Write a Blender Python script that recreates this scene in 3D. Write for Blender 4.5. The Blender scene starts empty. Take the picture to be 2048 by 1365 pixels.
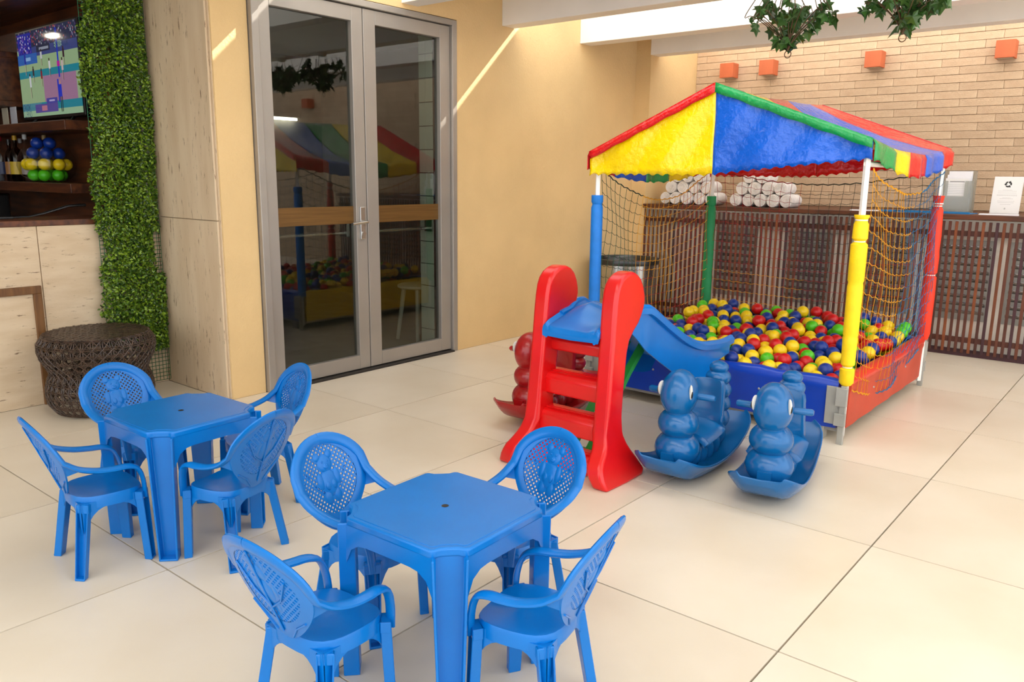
import bpy, math, random
import numpy as np
from mathutils import Vector, Matrix
random.seed(7)
rng = np.random.default_rng(11)
sc = bpy.context.scene
col = sc.collection
PI = math.pi

# ------------------------------------------------------------------ camera
CAM = Vector((0.7456, -5.7299, 1.3457))
YAW, PITCH, ROLL, FPX = -0.690281, 0.202089, 0.0107708, 1614.48
fw = Vector((math.sin(YAW) * math.cos(PITCH), math.cos(YAW) * math.cos(PITCH), -math.sin(PITCH)))
rt = Vector((math.cos(YAW), -math.sin(YAW), 0))
up = rt.cross(fw)
r2 = rt * math.cos(ROLL) + up * math.sin(ROLL)
u2 = up * math.cos(ROLL) - rt * math.sin(ROLL)
cam = bpy.data.cameras.new('camera')
cam.sensor_fit = 'HORIZONTAL'
cam.sensor_width = 36.0
cam.lens = FPX / 2048 * 36.0
cam.clip_start = 0.05
co = bpy.data.objects.new('camera', cam)
col.objects.link(co)
M = Matrix((r2, u2, -fw)).transposed().to_4x4()
M.translation = CAM
co.matrix_world = M
sc.camera = co

# ------------------------------------------------------------------ world, sun, exposure
w = bpy.data.worlds.new('world')
sc.world = w
w.use_nodes = True
bgn = w.node_tree.nodes['Background']
bgn.inputs['Color'].default_value = (0.93, 0.96, 1.0, 1)
bgn.inputs['Strength'].default_value = 1.7
sun = bpy.data.lights.new('sun_offscreen', 'SUN')
sun.energy = 9.0
sun.angle = math.radians(0.6)
sun.color = (1.0, 0.95, 0.86)
so = bpy.data.objects.new('sun_offscreen', sun)
col.objects.link(so)
so.rotation_euler = Vector((-0.45, -1.0, -0.935)).to_track_quat('-Z', 'Y').to_euler()
so.location = (3, 8, 9)
sc.view_settings.view_transform = 'Standard'
sc.view_settings.look = 'None'
sc.view_settings.gamma = 1.0
sc.view_settings.use_curve_mapping = False
sc.view_settings.exposure = 0.56
try:
    sc.cycles.use_denoising = True
    sc.cycles.max_bounces = 10
    sc.cycles.diffuse_bounces = 5
    sc.cycles.transparent_max_bounces = 16
    sc.cycles.sample_clamp_indirect = 8.0
except Exception:
    pass

# ------------------------------------------------------------------ helpers
def lin(h):
    h = h.lstrip('#')
    o = []
    for i in (0, 2, 4):
        c = int(h[i:i + 2], 16) / 255
        o.append(c / 12.92 if c <= 0.04045 else ((c + 0.055) / 1.055) ** 2.4)
    return (*o, 1.0)

MATS = {}
def mat(name, c, rough=0.5, var=0.06, vs=6.0, bump=0.0, bs=40.0, metal=0.0, coat=0.0, spec=0.5,
        stretch=(1, 1, 1), c2=None, coords='Object', rnd=0.0, ior=None, trans=0.0, alpha=1.0):
    if name in MATS:
        return MATS[name]
    m = bpy.data.materials.new(name)
    m.use_nodes = True
    nt = m.node_tree
    b = nt.nodes['Principled BSDF']
    base = lin(c)
    tc = nt.nodes.new('ShaderNodeTexCoord')
    mp = nt.nodes.new('ShaderNodeMapping')
    mp.inputs['Scale'].default_value = stretch
    nt.links.new(tc.outputs[coords], mp.inputs['Vector'])
    n = nt.nodes.new('ShaderNodeTexNoise')
    n.inputs['Scale'].default_value = vs
    n.inputs['Detail'].default_value = 5
    nt.links.new(mp.outputs['Vector'], n.inputs['Vector'])
    mx = nt.nodes.new('ShaderNodeMix')
    mx.data_type = 'RGBA'
    dk = lin(c2) if c2 else tuple(x * (1 - var * 2) for x in base[:3]) + (1,)
    lt = base if c2 else tuple(min(1, x * (1 + var)) for x in base[:3]) + (1,)
    mx.inputs[6].default_value = dk
    mx.inputs[7].default_value = lt
    rp = nt.nodes.new('ShaderNodeValToRGB')
    rp.color_ramp.elements[0].position = 0.35
    rp.color_ramp.elements[1].position = 0.65
    nt.links.new(n.outputs['Fac'], rp.inputs['Fac'])
    nt.links.new(rp.outputs['Color'], mx.inputs[0])
    out = mx.outputs[2]
    if rnd:
        oi = nt.nodes.new('ShaderNodeObjectInfo')
        hs = nt.nodes.new('ShaderNodeHueSaturation')
        ma = nt.nodes.new('ShaderNodeMath')
        ma.operation = 'MULTIPLY_ADD'
        ma.inputs[1].default_value = rnd * 2
        ma.inputs[2].default_value = 1 - rnd
        nt.links.new(oi.outputs['Random'], ma.inputs[0])
        nt.links.new(ma.outputs[0], hs.inputs['Value'])
        nt.links.new(out, hs.inputs['Color'])
        out = hs.outputs['Color']
    nt.links.new(out, b.inputs['Base Color'])
    b.inputs['Roughness'].default_value = rough
    b.inputs['Metallic'].default_value = metal
    b.inputs['Coat Weight'].default_value = coat
    b.inputs['Coat Roughness'].default_value = 0.08
    b.inputs['Specular IOR Level'].default_value = spec
    if ior:
        b.inputs['IOR'].default_value = ior
    b.inputs['Transmission Weight'].default_value = trans
    b.inputs['Alpha'].default_value = alpha
    if bump:
        n2 = nt.nodes.new('ShaderNodeTexNoise')
        n2.inputs['Scale'].default_value = bs
        n2.inputs['Detail'].default_value = 4
        nt.links.new(mp.outputs['Vector'], n2.inputs['Vector'])
        bm = nt.nodes.new('ShaderNodeBump')
        bm.inputs['Strength'].default_value = bump
        bm.inputs['Distance'].default_value = 0.01
        nt.links.new(n2.outputs['Fac'], bm.inputs['Height'])
        nt.links.new(bm.outputs['Normal'], b.inputs['Normal'])
    MATS[name] = m
    return m

class MB:
    def __init__(s):
        s.v, s.f, s.m = [], [], []
    def add(s, vs, fs, mi=0):
        o = len(s.v)
        s.v.extend([tuple(x) for x in vs])
        for q in fs:
            s.f.append(tuple(i + o for i in q))
            s.m.append(mi)
        return s
    def box(s, x0, x1, y0, y1, z0, z1, mi=0):
        v = [(x, y, z) for z in (z0, z1) for y in (y0, y1) for x in (x0, x1)]
        return s.add(v, [(0, 2, 3, 1), (4, 5, 7, 6), (0, 1, 5, 4), (2, 6, 7, 3), (0, 4, 6, 2), (1, 3, 7, 5)], mi)
    def hexa(s, v, mi=0):
        return s.add(v, [(0, 3, 2, 1), (4, 5, 6, 7), (0, 1, 5, 4), (1, 2, 6, 5), (2, 3, 7, 6), (3, 0, 4, 7)], mi)
    def tube(s, pts, r, n=8, closed=False, upv=None, flat=1.0, cap=True, mi=0):
        P = [Vector(p) for p in pts]
        k = len(P)
        rr = r if isinstance(r, (list, tuple)) else [r] * k
        ff = flat if isinstance(flat, (list, tuple)) else [flat] * k
        prev = None
        vs = []
        for i in range(k):
            if closed:
                t = P[(i + 1) % k] - P[i - 1]
            else:
                t = P[min(i + 1, k - 1)] - P[max(i - 1, 0)]
            t.normalize()
            if upv is not None:
                uu = Vector(upv[i] if isinstance(upv, list) else upv)
                a = uu - t * uu.dot(t)
            elif prev is None:
                a = t.orthogonal()
            else:
                a = prev - t * prev.dot(t)
            if a.length < 1e-6:
                a = t.orthogonal()
            a.normalize()
            prev = a
            b = t.cross(a)
            for j in range(n):
                th = 2 * PI * (j + .5) / n
                vs.append(P[i] + b * (math.cos(th) * rr[i]) + a * (math.sin(th) * rr[i] * ff[i]))
        fs = []
        for i in range(k if closed else k - 1):
            for j in range(n):
                i2 = (i + 1) % k
                fs.append((i * n + j, i * n + (j + 1) % n, i2 * n + (j + 1) % n, i2 * n + j))
        if cap and not closed:
            fs.append(tuple(range(n - 1, -1, -1)))
            fs.append(tuple((k - 1) * n + j for j in range(n)))
        return s.add(vs, fs, mi)
    def lathe(s, prof, n=24, c=(0, 0, 0), mi=0, capb=True, capt=True):
        vs = []
        for r, z in prof:
            for j in range(n):
                a = 2 * PI * j / n
                vs.append((c[0] + r * math.cos(a), c[1] + r * math.sin(a), c[2] + z))
        fs = []
        for i in range(len(prof) - 1):
            for j in range(n):
                fs.append((i * n + j, i * n + (j + 1) % n, (i + 1) * n + (j + 1) % n, (i + 1) * n + j))
        if capb:
            fs.append(tuple(range(n - 1, -1, -1)))
        if capt:
            fs.append(tuple((len(prof) - 1) * n + j for j in range(n)))
        return s.add(vs, fs, mi)
    def ell(s, c, r, nu=16, nv=10, rot=None, mi=0):
        vs, fs = [], []
        for i in range(nv + 1):
            ph = PI * i / nv
            for j in range(nu):
                th = 2 * PI * j / nu
                p = Vector((r[0] * math.sin(ph) * math.cos(th), r[1] * math.sin(ph) * math.sin(th), -r[2] * math.cos(ph)))
                if rot is not None:
                    p = rot @ p
                vs.append(p + Vector(c))
        for i in range(nv):
            for j in range(nu):
                fs.append((i * nu + j, i * nu + (j + 1) % nu, (i + 1) * nu + (j + 1) % nu, (i + 1) * nu + j))
        return s.add(vs, fs, mi)
    def prism(s, poly, axis, a0, a1, mi=0, shear=None):
        # poly: 2-D outline (counter-clockwise); axis 'x': (y,z), 'y': (x,z), 'z': (x,y)
        def P(q, a):
            return {'x': (a, q[0], q[1]), 'y': (q[0], a, q[1]), 'z': (q[0], q[1], a)}[axis]
        n = len(poly)
        vs = [P(q, a0) for q in poly] + [P(q, a1) for q in poly]
        if shear:
            vs = [shear(v) for v in vs]
        fs = [tuple(range(n - 1, -1, -1)), tuple(range(n, 2 * n))]
        fs += [(i, (i + 1) % n, n + (i + 1) % n, n + i) for i in range(n)]
        return s.add(vs, fs, mi)
    def grid(s, fn, nu, nv, mi=0, closed=False):
        vs = [fn(i / nu, j / nv) for j in range(nv + 1) for i in range(nu + (0 if closed else 1))]
        wdt = nu if closed else nu + 1
        fs = []
        for j in range(nv):
            for i in range(nu):
                i2 = (i + 1) % wdt
                fs.append((j * wdt + i, j * wdt + i2, (j + 1) * wdt + i2, (j + 1) * wdt + i))
        return s.add(vs, fs, mi)
    def build(s, name, m, parent=None, smooth=40, bevel=0, loc=None, rz=0, solid=0, seg=2, offset=0, fix=True):
        me = bpy.data.meshes.new(name)
        me.from_pydata(s.v, [], s.f)
        ms = m if isinstance(m, list) else [m]
        for x in ms:
            me.materials.append(x)
        if len(ms) > 1:
            me.polygons.foreach_set('material_index', s.m)
        me.update()
        if fix:
            import bmesh
            bm = bmesh.new()
            bm.from_mesh(me)
            bmesh.ops.recalc_face_normals(bm, faces=bm.faces)
            bm.to_mesh(me)
            bm.free()
        if smooth:
            me.polygons.foreach_set('use_smooth', [True] * len(me.polygons))
            if smooth < 180:
                me.set_sharp_from_angle(angle=math.radians(smooth))
        return obj(name, me, parent, loc, rz, bevel, solid, seg, offset)

def obj(name, me, parent=None, loc=None, rz=0, bevel=0, solid=0, seg=2, offset=0):
    o = bpy.data.objects.new(name, me)
    col.objects.link(o)
    if parent is not None:
        o.parent = parent
    if loc is not None:
        o.location = loc
    if rz:
        o.rotation_euler = (0, 0, rz)
    if solid:
        md = o.modifiers.new('thickness', 'SOLIDIFY')
        md.thickness = solid
        md.offset = offset
    if bevel:
        md = o.modifiers.new('bevel', 'BEVEL')
        md.width = bevel
        md.segments = seg
        md.limit_method = 'ANGLE'
        md.angle_limit = math.radians(40)
    return o

def tag(o, label=None, cat=None, group=None, kind=None):
    if label: o['label'] = label
    if cat: o['category'] = cat
    if group: o['group'] = group
    if kind: o['kind'] = kind
    return o

def thing(name, label, cat, loc=(0, 0, 0), rz=0, group=None):
    o = bpy.data.objects.new(name, None)
    o.empty_display_size = 0.1
    col.objects.link(o)
    o.location = loc
    o.rotation_euler = (0, 0, rz)
    return tag(o, label, cat, group)

def copy_tree(o, parent=None):
    c = o.copy()
    col.objects.link(c)
    c.parent = parent
    for ch in [x for x in bpy.data.objects if x.parent == o and x != c]:
        copy_tree(ch, c)
    return c

def catmull(pts, n=6):
    P = [Vector(p) for p in pts]
    P = [P[0] * 2 - P[1]] + P + [P[-1] * 2 - P[-2]]
    o = []
    for i in range(1, len(P) - 2):
        for k in range(n):
            t = k / n
            a, b, c, d = P[i - 1], P[i], P[i + 1], P[i + 2]
            o.append(0.5 * ((2 * b) + (c - a) * t + (2 * a - 5 * b + 4 * c - d) * t * t + (3 * b - a - 3 * c + d) * t ** 3))
    o.append(P[-2])
    return o

# ------------------------------------------------------------------ materials
m_tile = mat('floor_tile', '#E4D9C6', 0.34, 0.035, 1.6, 0.02, 60, rnd=0.025, c2='#DACDB7')
m_grout = mat('grout', '#2E2822', 0.9)
m_cream = mat('cream_plaster', '#DFBF8A', 0.75, 0.03, 2.0, 0.35, 70)
m_white = mat('white_paint', '#F2EFEA', 0.6, 0.02, 3, 0.05, 40)
m_alu = mat('door_aluminium', '#A39D96', 0.38, 0.03, 3, metal=0.45)
m_darkwall = mat('interior_plaster', '#8C857A', 0.9)
m_brick = mat('pale_brick', '#CFB698', 0.85, 0.1, 9, 0.5, 90, rnd=0.05, c2='#C1A588')
m_mortar = mat('mortar', '#BAA285', 0.95, 0.1, 20, 0.4, 120)
def travertine(name, c, c2, stretch, pit=(14, 14, 2.2)):
    m = mat(name, c, 0.55, 0.05, 3.5, 0.1, 30, c2=c2, stretch=stretch)
    nt = m.node_tree
    b = nt.nodes['Principled BSDF']
    src = b.inputs['Base Color'].links[0].from_socket
    tc = nt.nodes.new('ShaderNodeTexCoord')
    mp = nt.nodes.new('ShaderNodeMapping')
    mp.inputs['Scale'].default_value = pit
    nt.links.new(tc.outputs['Object'], mp.inputs['Vector'])
    n = nt.nodes.new('ShaderNodeTexNoise')
    n.inputs['Scale'].default_value = 4.0
    n.inputs['Detail'].default_value = 8
    n.inputs['Roughness'].default_value = 0.7
    nt.links.new(mp.outputs['Vector'], n.inputs['Vector'])
    rp = nt.nodes.new('ShaderNodeValToRGB')
    rp.color_ramp.elements[0].position = 0.595
    rp.color_ramp.elements[0].color = (0, 0, 0, 1)
    rp.color_ramp.elements[1].position = 0.66
    rp.color_ramp.elements[1].color = (1, 1, 1, 1)
    nt.links.new(n.outputs['Fac'], rp.inputs['Fac'])
    mx = nt.nodes.new('ShaderNodeMix')
    mx.data_type = 'RGBA'
    mx.inputs[7].default_value = lin('#7A624A')
    nt.links.new(rp.outputs['Color'], mx.inputs[0])
    nt.links.new(src, mx.inputs[6])
    nt.links.new(mx.outputs[2], b.inputs['Base Color'])
    return m
m_trav = travertine('travertine_vertical', '#D8C3A5', '#CDB595', (3, 3, 0.5))
m_travh = travertine('travertine_horizontal', '#D8C3A5', '#CDB595', (1.2, 1.2, 5), (2.5, 2.5, 16))
m_wood = mat('dark_wood', '#6B3A1C', 0.45, 0.2, 3, 0.1, 30, stretch=(1, 8, 8), c2='#3E1E0D')
m_frame = mat('brown_wood_frame', '#7A5227', 0.5, 0.15, 5, stretch=(8, 8, 1), c2='#5E3B19')
m_slats = [mat('slat_%s' % k, c, 0.5, 0.12, 5, 0.1, 50, stretch=(10, 10, 1), rnd=0.2) for k, c in
           (('brown', '#54291A'), ('rust', '#7A3E1B'), ('plum', '#402026'), ('umber', '#5F301C'))]
m_black = mat('black_plastic', '#0C0C0D', 0.35)
m_chrome = mat('brushed_steel', '#C9C9C7', 0.25, 0.04, 4, metal=1.0)
m_greymetal = mat('grey_painted_metal', '#A8A7A0', 0.5, 0.06, 8, metal=0.2)
m_blue = mat('blue_plastic', '#0070C4', 0.27, 0.03, 5, 0.02, 80, spec=0.4)
m_blue2 = mat('toy_blue_plastic', '#0A609F', 0.2, 0.03, 5, spec=0.5)
m_blue3 = mat('chute_blue_plastic', '#0472C8', 0.24, 0.03, 5, spec=0.45)
m_red = mat('red_plastic', '#D90D10', 0.3, 0.04, 5, coat=0.15)
m_red2 = mat('dark_red_plastic', '#A50F14', 0.28, 0.05, 5, coat=0.2)
m_green = mat('green_plastic', '#2E9E3E', 0.35, 0.05, 5)
m_vblue = mat('vinyl_royal_blue', '#0A3FB4', 0.32, 0.05, 4, 0.25, 14, coat=0.1)
m_vred = mat('vinyl_red', '#D8321F', 0.35, 0.05, 4, 0.25, 14)
m_vora = mat('painted_red_board', '#BE3A1C', 0.45, 0.06, 4, 0.05, 20)
FAB = {k: mat('canopy_' + k, c, 0.2, 0.04, 4, 0.9, 26, coat=0.2) for k, c in
       (('yellow', '#FFD800'), ('blue', '#0A5FD6'), ('red', '#D8151A'), ('green', '#109A50'))}
BALL = {k: mat('ball_' + k, c, 0.35, 0.03, 5) for k, c in
        (('yellow', '#F7D417'), ('red', '#CB1118'), ('blue', '#0D3590'), ('green', '#52C41E'))}
FOAM = {k: mat('foam_' + k, c, 0.55, 0.04, 20, 0.15, 60) for k, c in
        (('yellow', '#FFD400'), ('blue', '#0F7AD8'), ('green', '#0B8A50'), ('red', '#E8330F'))}
CORD = {k: mat('cord_' + k, c, 0.7) for k, c in
        (('green', '#0E5A42'), ('yellow', '#E8A512'), ('red', '#A81420'), ('blue', '#1B6FA0'), ('dark', '#12332A'))}
m_towel = mat('white_towel', '#EDE8E4', 0.95, 0.05, 20, 0.6, 220)
m_paper = mat('white_paper', '#EEEEF4', 0.8, 0.02)
m_acryl = mat('clear_acrylic', '#A4A69A', 0.08, 0.0, alpha=0.42)
m_terra = mat('terracotta', '#C4663E', 0.6, 0.05, 6)
m_ivy = mat('ivy_leaf', '#456F2C', 0.4, 0.3, 12, rnd=0.4, c2='#2A5220')
m_stem = mat('ivy_stem', '#5A4630', 0.7)
m_rattan = mat('rattan', '#503D31', 0.4, 0.2, 30, c2='#32251E')
m_bin = mat('bin_steel', '#B9B9B6', 0.22, 0.05, 3, metal=1.0, stretch=(1, 1, 6))
def glassmat(name, tint, alpha, rough=0.02):
    m = bpy.data.materials.new(name)
    m.use_nodes = True
    nt = m.node_tree
    nt.nodes.remove(nt.nodes['Principled BSDF'])
    out = nt.nodes['Material Output']
    tr = nt.nodes.new('ShaderNodeBsdfTransparent')
    tr.inputs['Color'].default_value = tint
    gl = nt.nodes.new('ShaderNodeBsdfGlossy')
    gl.inputs['Roughness'].default_value = rough
    fr = nt.nodes.new('ShaderNodeFresnel')
    fr.inputs['IOR'].default_value = alpha
    mx = nt.nodes.new('ShaderNodeMixShader')
    ge = nt.nodes.new('ShaderNodeNewGeometry')
    iv = nt.nodes.new('ShaderNodeMath')
    iv.operation = 'SUBTRACT'
    iv.inputs[0].default_value = 1.0
    nt.links.new(ge.outputs['Backfacing'], iv.inputs[1])
    ml = nt.nodes.new('ShaderNodeMath')
    ml.operation = 'MULTIPLY'
    nt.links.new(fr.outputs[0], ml.inputs[0])
    nt.links.new(iv.outputs[0], ml.inputs[1])
    nt.links.new(ml.outputs[0], mx.inputs[0])
    nt.links.new(tr.outputs[0], mx.inputs[1])
    nt.links.new(gl.outputs[0], mx.inputs[2])
    nt.links.new(mx.outputs[0], out.inputs[0])
    return m
m_glass = glassmat('door_glass', (0.66, 0.69, 0.66, 1), 1.75)
m_bottle = glassmat('clear_glass', (0.95, 0.97, 0.97, 1), 1.5)
def attrmat(name, emit):
    m = bpy.data.materials.new(name)
    m.use_nodes = True
    nt = m.node_tree
    b = nt.nodes['Principled BSDF']
    a = nt.nodes.new('ShaderNodeAttribute')
    a.attribute_name = 'print'
    b.inputs['Roughness'].default_value = 0.05 if emit else 0.8
    if emit:
        b.inputs['Base Color'].default_value = (0.01, 0.01, 0.01, 1)
        nt.links.new(a.outputs['Color'], b.inputs['Emission Color'])
        b.inputs['Emission Strength'].default_value = emit
    else:
        nt.links.new(a.outputs['Color'], b.inputs['Base Color'])
    return m
def printed(name, img, m, place, parent):
    """img: HxWx3 linear array (row 0 at the top); place(u,v) -> point."""
    H, W = img.shape[:2]
    vs = [place(i / W, j / H) for j in range(H + 1) for i in range(W + 1)]
    fs = [(j * (W + 1) + i, j * (W + 1) + i + 1, (j + 1) * (W + 1) + i + 1, (j + 1) * (W + 1) + i) for j in range(H) for i in range(W)]
    me = bpy.data.meshes.new(name)
    me.from_pydata(vs, [], fs)
    me.materials.append(m)
    at = me.attributes.new('print', 'FLOAT_COLOR', 'FACE')
    arr = np.ones((H * W, 4), dtype=np.float32)
    arr[:, :3] = img[::-1].reshape(-1, 3)
    at.data.foreach_set('color', arr.ravel())
    return obj(name, me, parent)
FONT = {'G': '01110 10001 10000 10111 10001 10001 01110', 'K': '10001 10010 10100 11000 10100 10010 10001',
        'O': '01110 10001 10001 10001 10001 10001 01110', 'B': '11110 10001 10001 11110 10001 10001 11110',
        'A': '01110 10001 10001 11111 10001 10001 10001', 'N': '10001 11001 10101 10101 10011 10001 10001',
        'L': '10000 10000 10000 10000 10000 10000 11111', 'D': '11110 10001 10001 10001 10001 10001 11110'}
def text(img, s, x, y, c, sx=1, sy=1):
    for ch in s:
        for r, row in enumerate(FONT[ch].split()):
            for q, bit in enumerate(row):
                if bit == '1':
                    img[y + r * sy:y + (r + 1) * sy, x + q * sx:x + (q + 1) * sx] = c
        x += 6 * sx
# ------------------------------------------------------------------ floor
WX = -3.52
fl = tag(MB().box(-9, 6.3, -11.7, 2.25, -0.15, -0.012).build('floor', m_grout, smooth=0), kind='structure')
tiles = {}
def tile(x0, x1, y0, y1):
    g = 0.003
    key = (round(x1 - x0, 4), round(y1 - y0, 4))
    if key not in tiles:
        hx, hy = (x1 - x0) / 2 - g, (y1 - y0) / 2 - g
        o = MB().box(-hx, hx, -hy, hy, -0.012, 0).build('floor_tile', m_tile, fl, smooth=0)
        tiles[key] = o.data
    else:
        o = obj('floor_tile', tiles[key], fl)
    o.location = ((x0 + x1) / 2, (y0 + y1) / 2, 0)
for iy in range(-11, 3):
    y0, y1 = iy * 0.9, min(iy * 0.9 + 0.9, 2.2)
    if y1 - y0 < 0.1:
        continue
    lim = -4.28 if y1 < -3.3 else (-3.55 if y0 < -2.75 else WX)
    for ix in range(-6, 6):
        x0, x1 = max(ix * 0.9, lim), ix * 0.9 + 0.9
        if x1 - x0 > 0.03:
            tile(x0, x1, y0, y1)
tile(-4.28, -3.55, -3.6, -3.19)

# ------------------------------------------------------------------ walls
b = MB()
b.box(-3.75, WX, -1.235, 1.26, 0, 3.27).box(-3.75, WX, -2.94, -1.235, 2.445, 3.27).box(-3.75, -3.55, -3.17, -2.94, 0, 3.27)
b.box(-3.75, -3.36, 1.26, 2.22, 0, 3.27)
tag(b.build('wall_left', m_cream, smooth=0), kind='structure')
wp = tag(MB().box(-4.28, -3.56, -3.175, -3.02, 0, 3.27).build('wall_pillar', m_trav, smooth=0), kind='structure')
for z0, z1 in ((0.0, 1.068), (1.072, 3.27)):
    MB().box(-4.235, -3.575, -3.19, -3.176, z0, z1).build('stone_panel', m_trav, wp, smooth=0, bevel=0.002)
MB().box(-4.28, -4.238, -3.188, -3.176, 0, 3.27).build('stone_edge', m_trav, wp, smooth=0, bevel=0.002)

# pale brick wall: the bricks in view are pieces, the rest is a brick pattern
mbw = mat('brick_far', '#D2B48E', 0.85)
nt = mbw.node_tree
bt = nt.nodes.new('ShaderNodeTexBrick')
bt.inputs['Color1'].default_value = lin('#CFB698')
bt.inputs['Color2'].default_value = lin('#C1A588')
bt.inputs['Mortar'].default_value = lin('#B0977A')
bt.inputs['Scale'].default_value = 1.0
bt.inputs['Brick Width'].default_value = 0.33
bt.inputs['Row Height'].default_value = 0.0665
bt.inputs['Mortar Size'].default_value = 0.003
tcn = nt.nodes.new('ShaderNodeTexCoord')
sx_ = nt.nodes.new('ShaderNodeSeparateXYZ')
cx_ = nt.nodes.new('ShaderNodeCombineXYZ')
nt.links.new(tcn.outputs['Object'], sx_.inputs[0])
nt.links.new(sx_.outputs['X'], cx_.inputs['X'])
nt.links.new(sx_.outputs['Z'], cx_.inputs['Y'])
nt.links.new(cx_.outputs[0], bt.inputs['Vector'])
nt.links.new(bt.outputs['Color'], nt.nodes['Principled BSDF'].inputs['Base Color'])
b = MB()
b.box(-3.36, 0.42, 2.2, 2.4, 0, 2.62, 0).box(-3.36, 0.42, 2.188, 2.4, 2.62, 3.3, 1).box(0.42, 6.2, 2.188, 2.4, 0, 3.3, 1)
wb = tag(b.build('wall_back', [m_mortar, mbw], smooth=0), kind='structure')
bmesh_cache = {}
for r in range(23):
    z0 = 1.095 + r * 0.0665
    x = -3.36 - (0.165 if r % 2 else 0.0) - (r * 0.037 % 0.06)
    while x < 0.42:
        x0, x1 = max(x, -3.36), min(x + 0.33, 0.42)
        x += 0.33
        if x1 - x0 < 0.03:
            continue
        key = round(x1 - x0, 3)
        if key not in bmesh_cache:
            hx = (x1 - x0) / 2 - 0.0009
            bmesh_cache[key] = MB().box(-hx, hx, -0.012, 0.004, 0.0016, 0.0649).build('brick', m_brick, wb, smooth=0, bevel=0.002, seg=1)
            o = bmesh_cache[key]
        else:
            o = bmesh_cache[key].copy()
            col.objects.link(o)
        o.location = ((x0 + x1) / 2, 2.199 - random.random() * 0.004, z0)

# deep roof beams, every second bay roofed over
for k, (y0, y1) in enumerate([(1.247, 1.41), (0.318, 0.487)] + [(-0.727 - 1.045 * i, -0.575 - 1.045 * i) for i in range(7)]):
    xl = WX if y0 > -3.0 else -4.28
    if y0 > 1: xl = -3.36
    bb = MB().box(xl, 3.6, y0, y1, 2.475, 3.27)
    if k in (1, 3):
        bb.box(-2.7 if k == 1 else -2.85, 3.6, y0, y1 - .02, 3.26, 3.42)  # raised top added out of view to block sun through the rest of the slit
    tag(bb.build('trim_%d' % (k + 1), m_white, smooth=0, bevel=0.004), kind='structure')
b = MB()
b.box(WX, 3.6, 0.487, 1.247, 3.17, 3.27)
for i in (0, 2, 4):
    b.box(WX if i == 0 else -4.28, 3.6, -0.575 - 1.045 * (i + 1), -0.727 - 1.045 * i, 3.17, 3.27)
b.box(-4.28, -1.7, -8.0, -2.817, 3.172, 3.275)  # unseen roof slab added to shade the bar front and left floor
# ceiling over the bar and the dim room behind the glass door
b.box(-8.2, -4.28, -9, -3.0, 2.75, 2.85).box(-7, -3.6, -3.0, 0.2, 2.6, 2.7)
b.box(-4.4, -4.28, -9, -3.19, 2.62, 3.27)
tag(b.build('ceiling', m_white, smooth=0), kind='structure')
tag(MB().box(-8.3, -8.2, -9, -3.0, 0, 2.8).box(-8.2, -4.28, -9.1, -9, 0, 2.8).build('wall_bar', m_wood, smooth=0), kind='structure')
for nm, bx_ in (('wall_inner_far', (-7.1, -7.0, -3.0, 0.2, 0, 2.65)), ('wall_inner_right', (-7, -3.75, 0.2, 0.3, 0, 2.65)), ('wall_inner_left', (-7, -3.75, -3.02, -2.97, 0, 2.65)), ('floor_inner', (-7, -3.75, -2.97, 0.2, -0.012, 0.0))):
    tag(MB().box(*bx_).build(nm, m_darkwall, smooth=0), kind='structure')
tl = thing('tube_lamp', 'lit tube lamp on the far wall of the room behind the glass door', 'lamp', (-6.96, -0.48, 1.925))
em2 = bpy.data.materials.new('tube_glow')
em2.use_nodes = True
em2.node_tree.nodes['Principled BSDF'].inputs['Emission Color'].default_value = (1, .95, .85, 1)
em2.node_tree.nodes['Principled BSDF'].inputs['Emission Strength'].default_value = 14
MB().tube([(.02, -.3, 0), (.02, .3, 0)], .013, 10).build('tube', em2, tl)
MB().box(-.04, .045, -.33, .33, .016, .06).build('lamp_housing', m_greymetal, tl, smooth=0, bevel=.004)
# white tiled return wall inside the door
wt = tag(MB().box(-3.765, -3.625, -1.378, -1.26, 0, 2.6).build('wall_tiled', m_grout, smooth=0), kind='structure')
m_wtile = mat('white_wall_tile', '#DDE3D8', 0.25, 0.02)
for r in range(15):
    for q in range(2):
        o = MB().box(-3.765 + q * 0.07 + 0.001, -3.765 + (q + 1) * 0.07 - 0.001, -1.384, -1.377, r * 0.17 + 0.003, (r + 1) * 0.17 - 0.003) if r == 0 and q == 0 else None
        if o:
            w0 = o.build('wall_tile', m_wtile, wt, smooth=0)
        else:
            c = obj('wall_tile', w0.data, wt)
            c.location = (q * 0.07, 0, r * 0.17)

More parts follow.
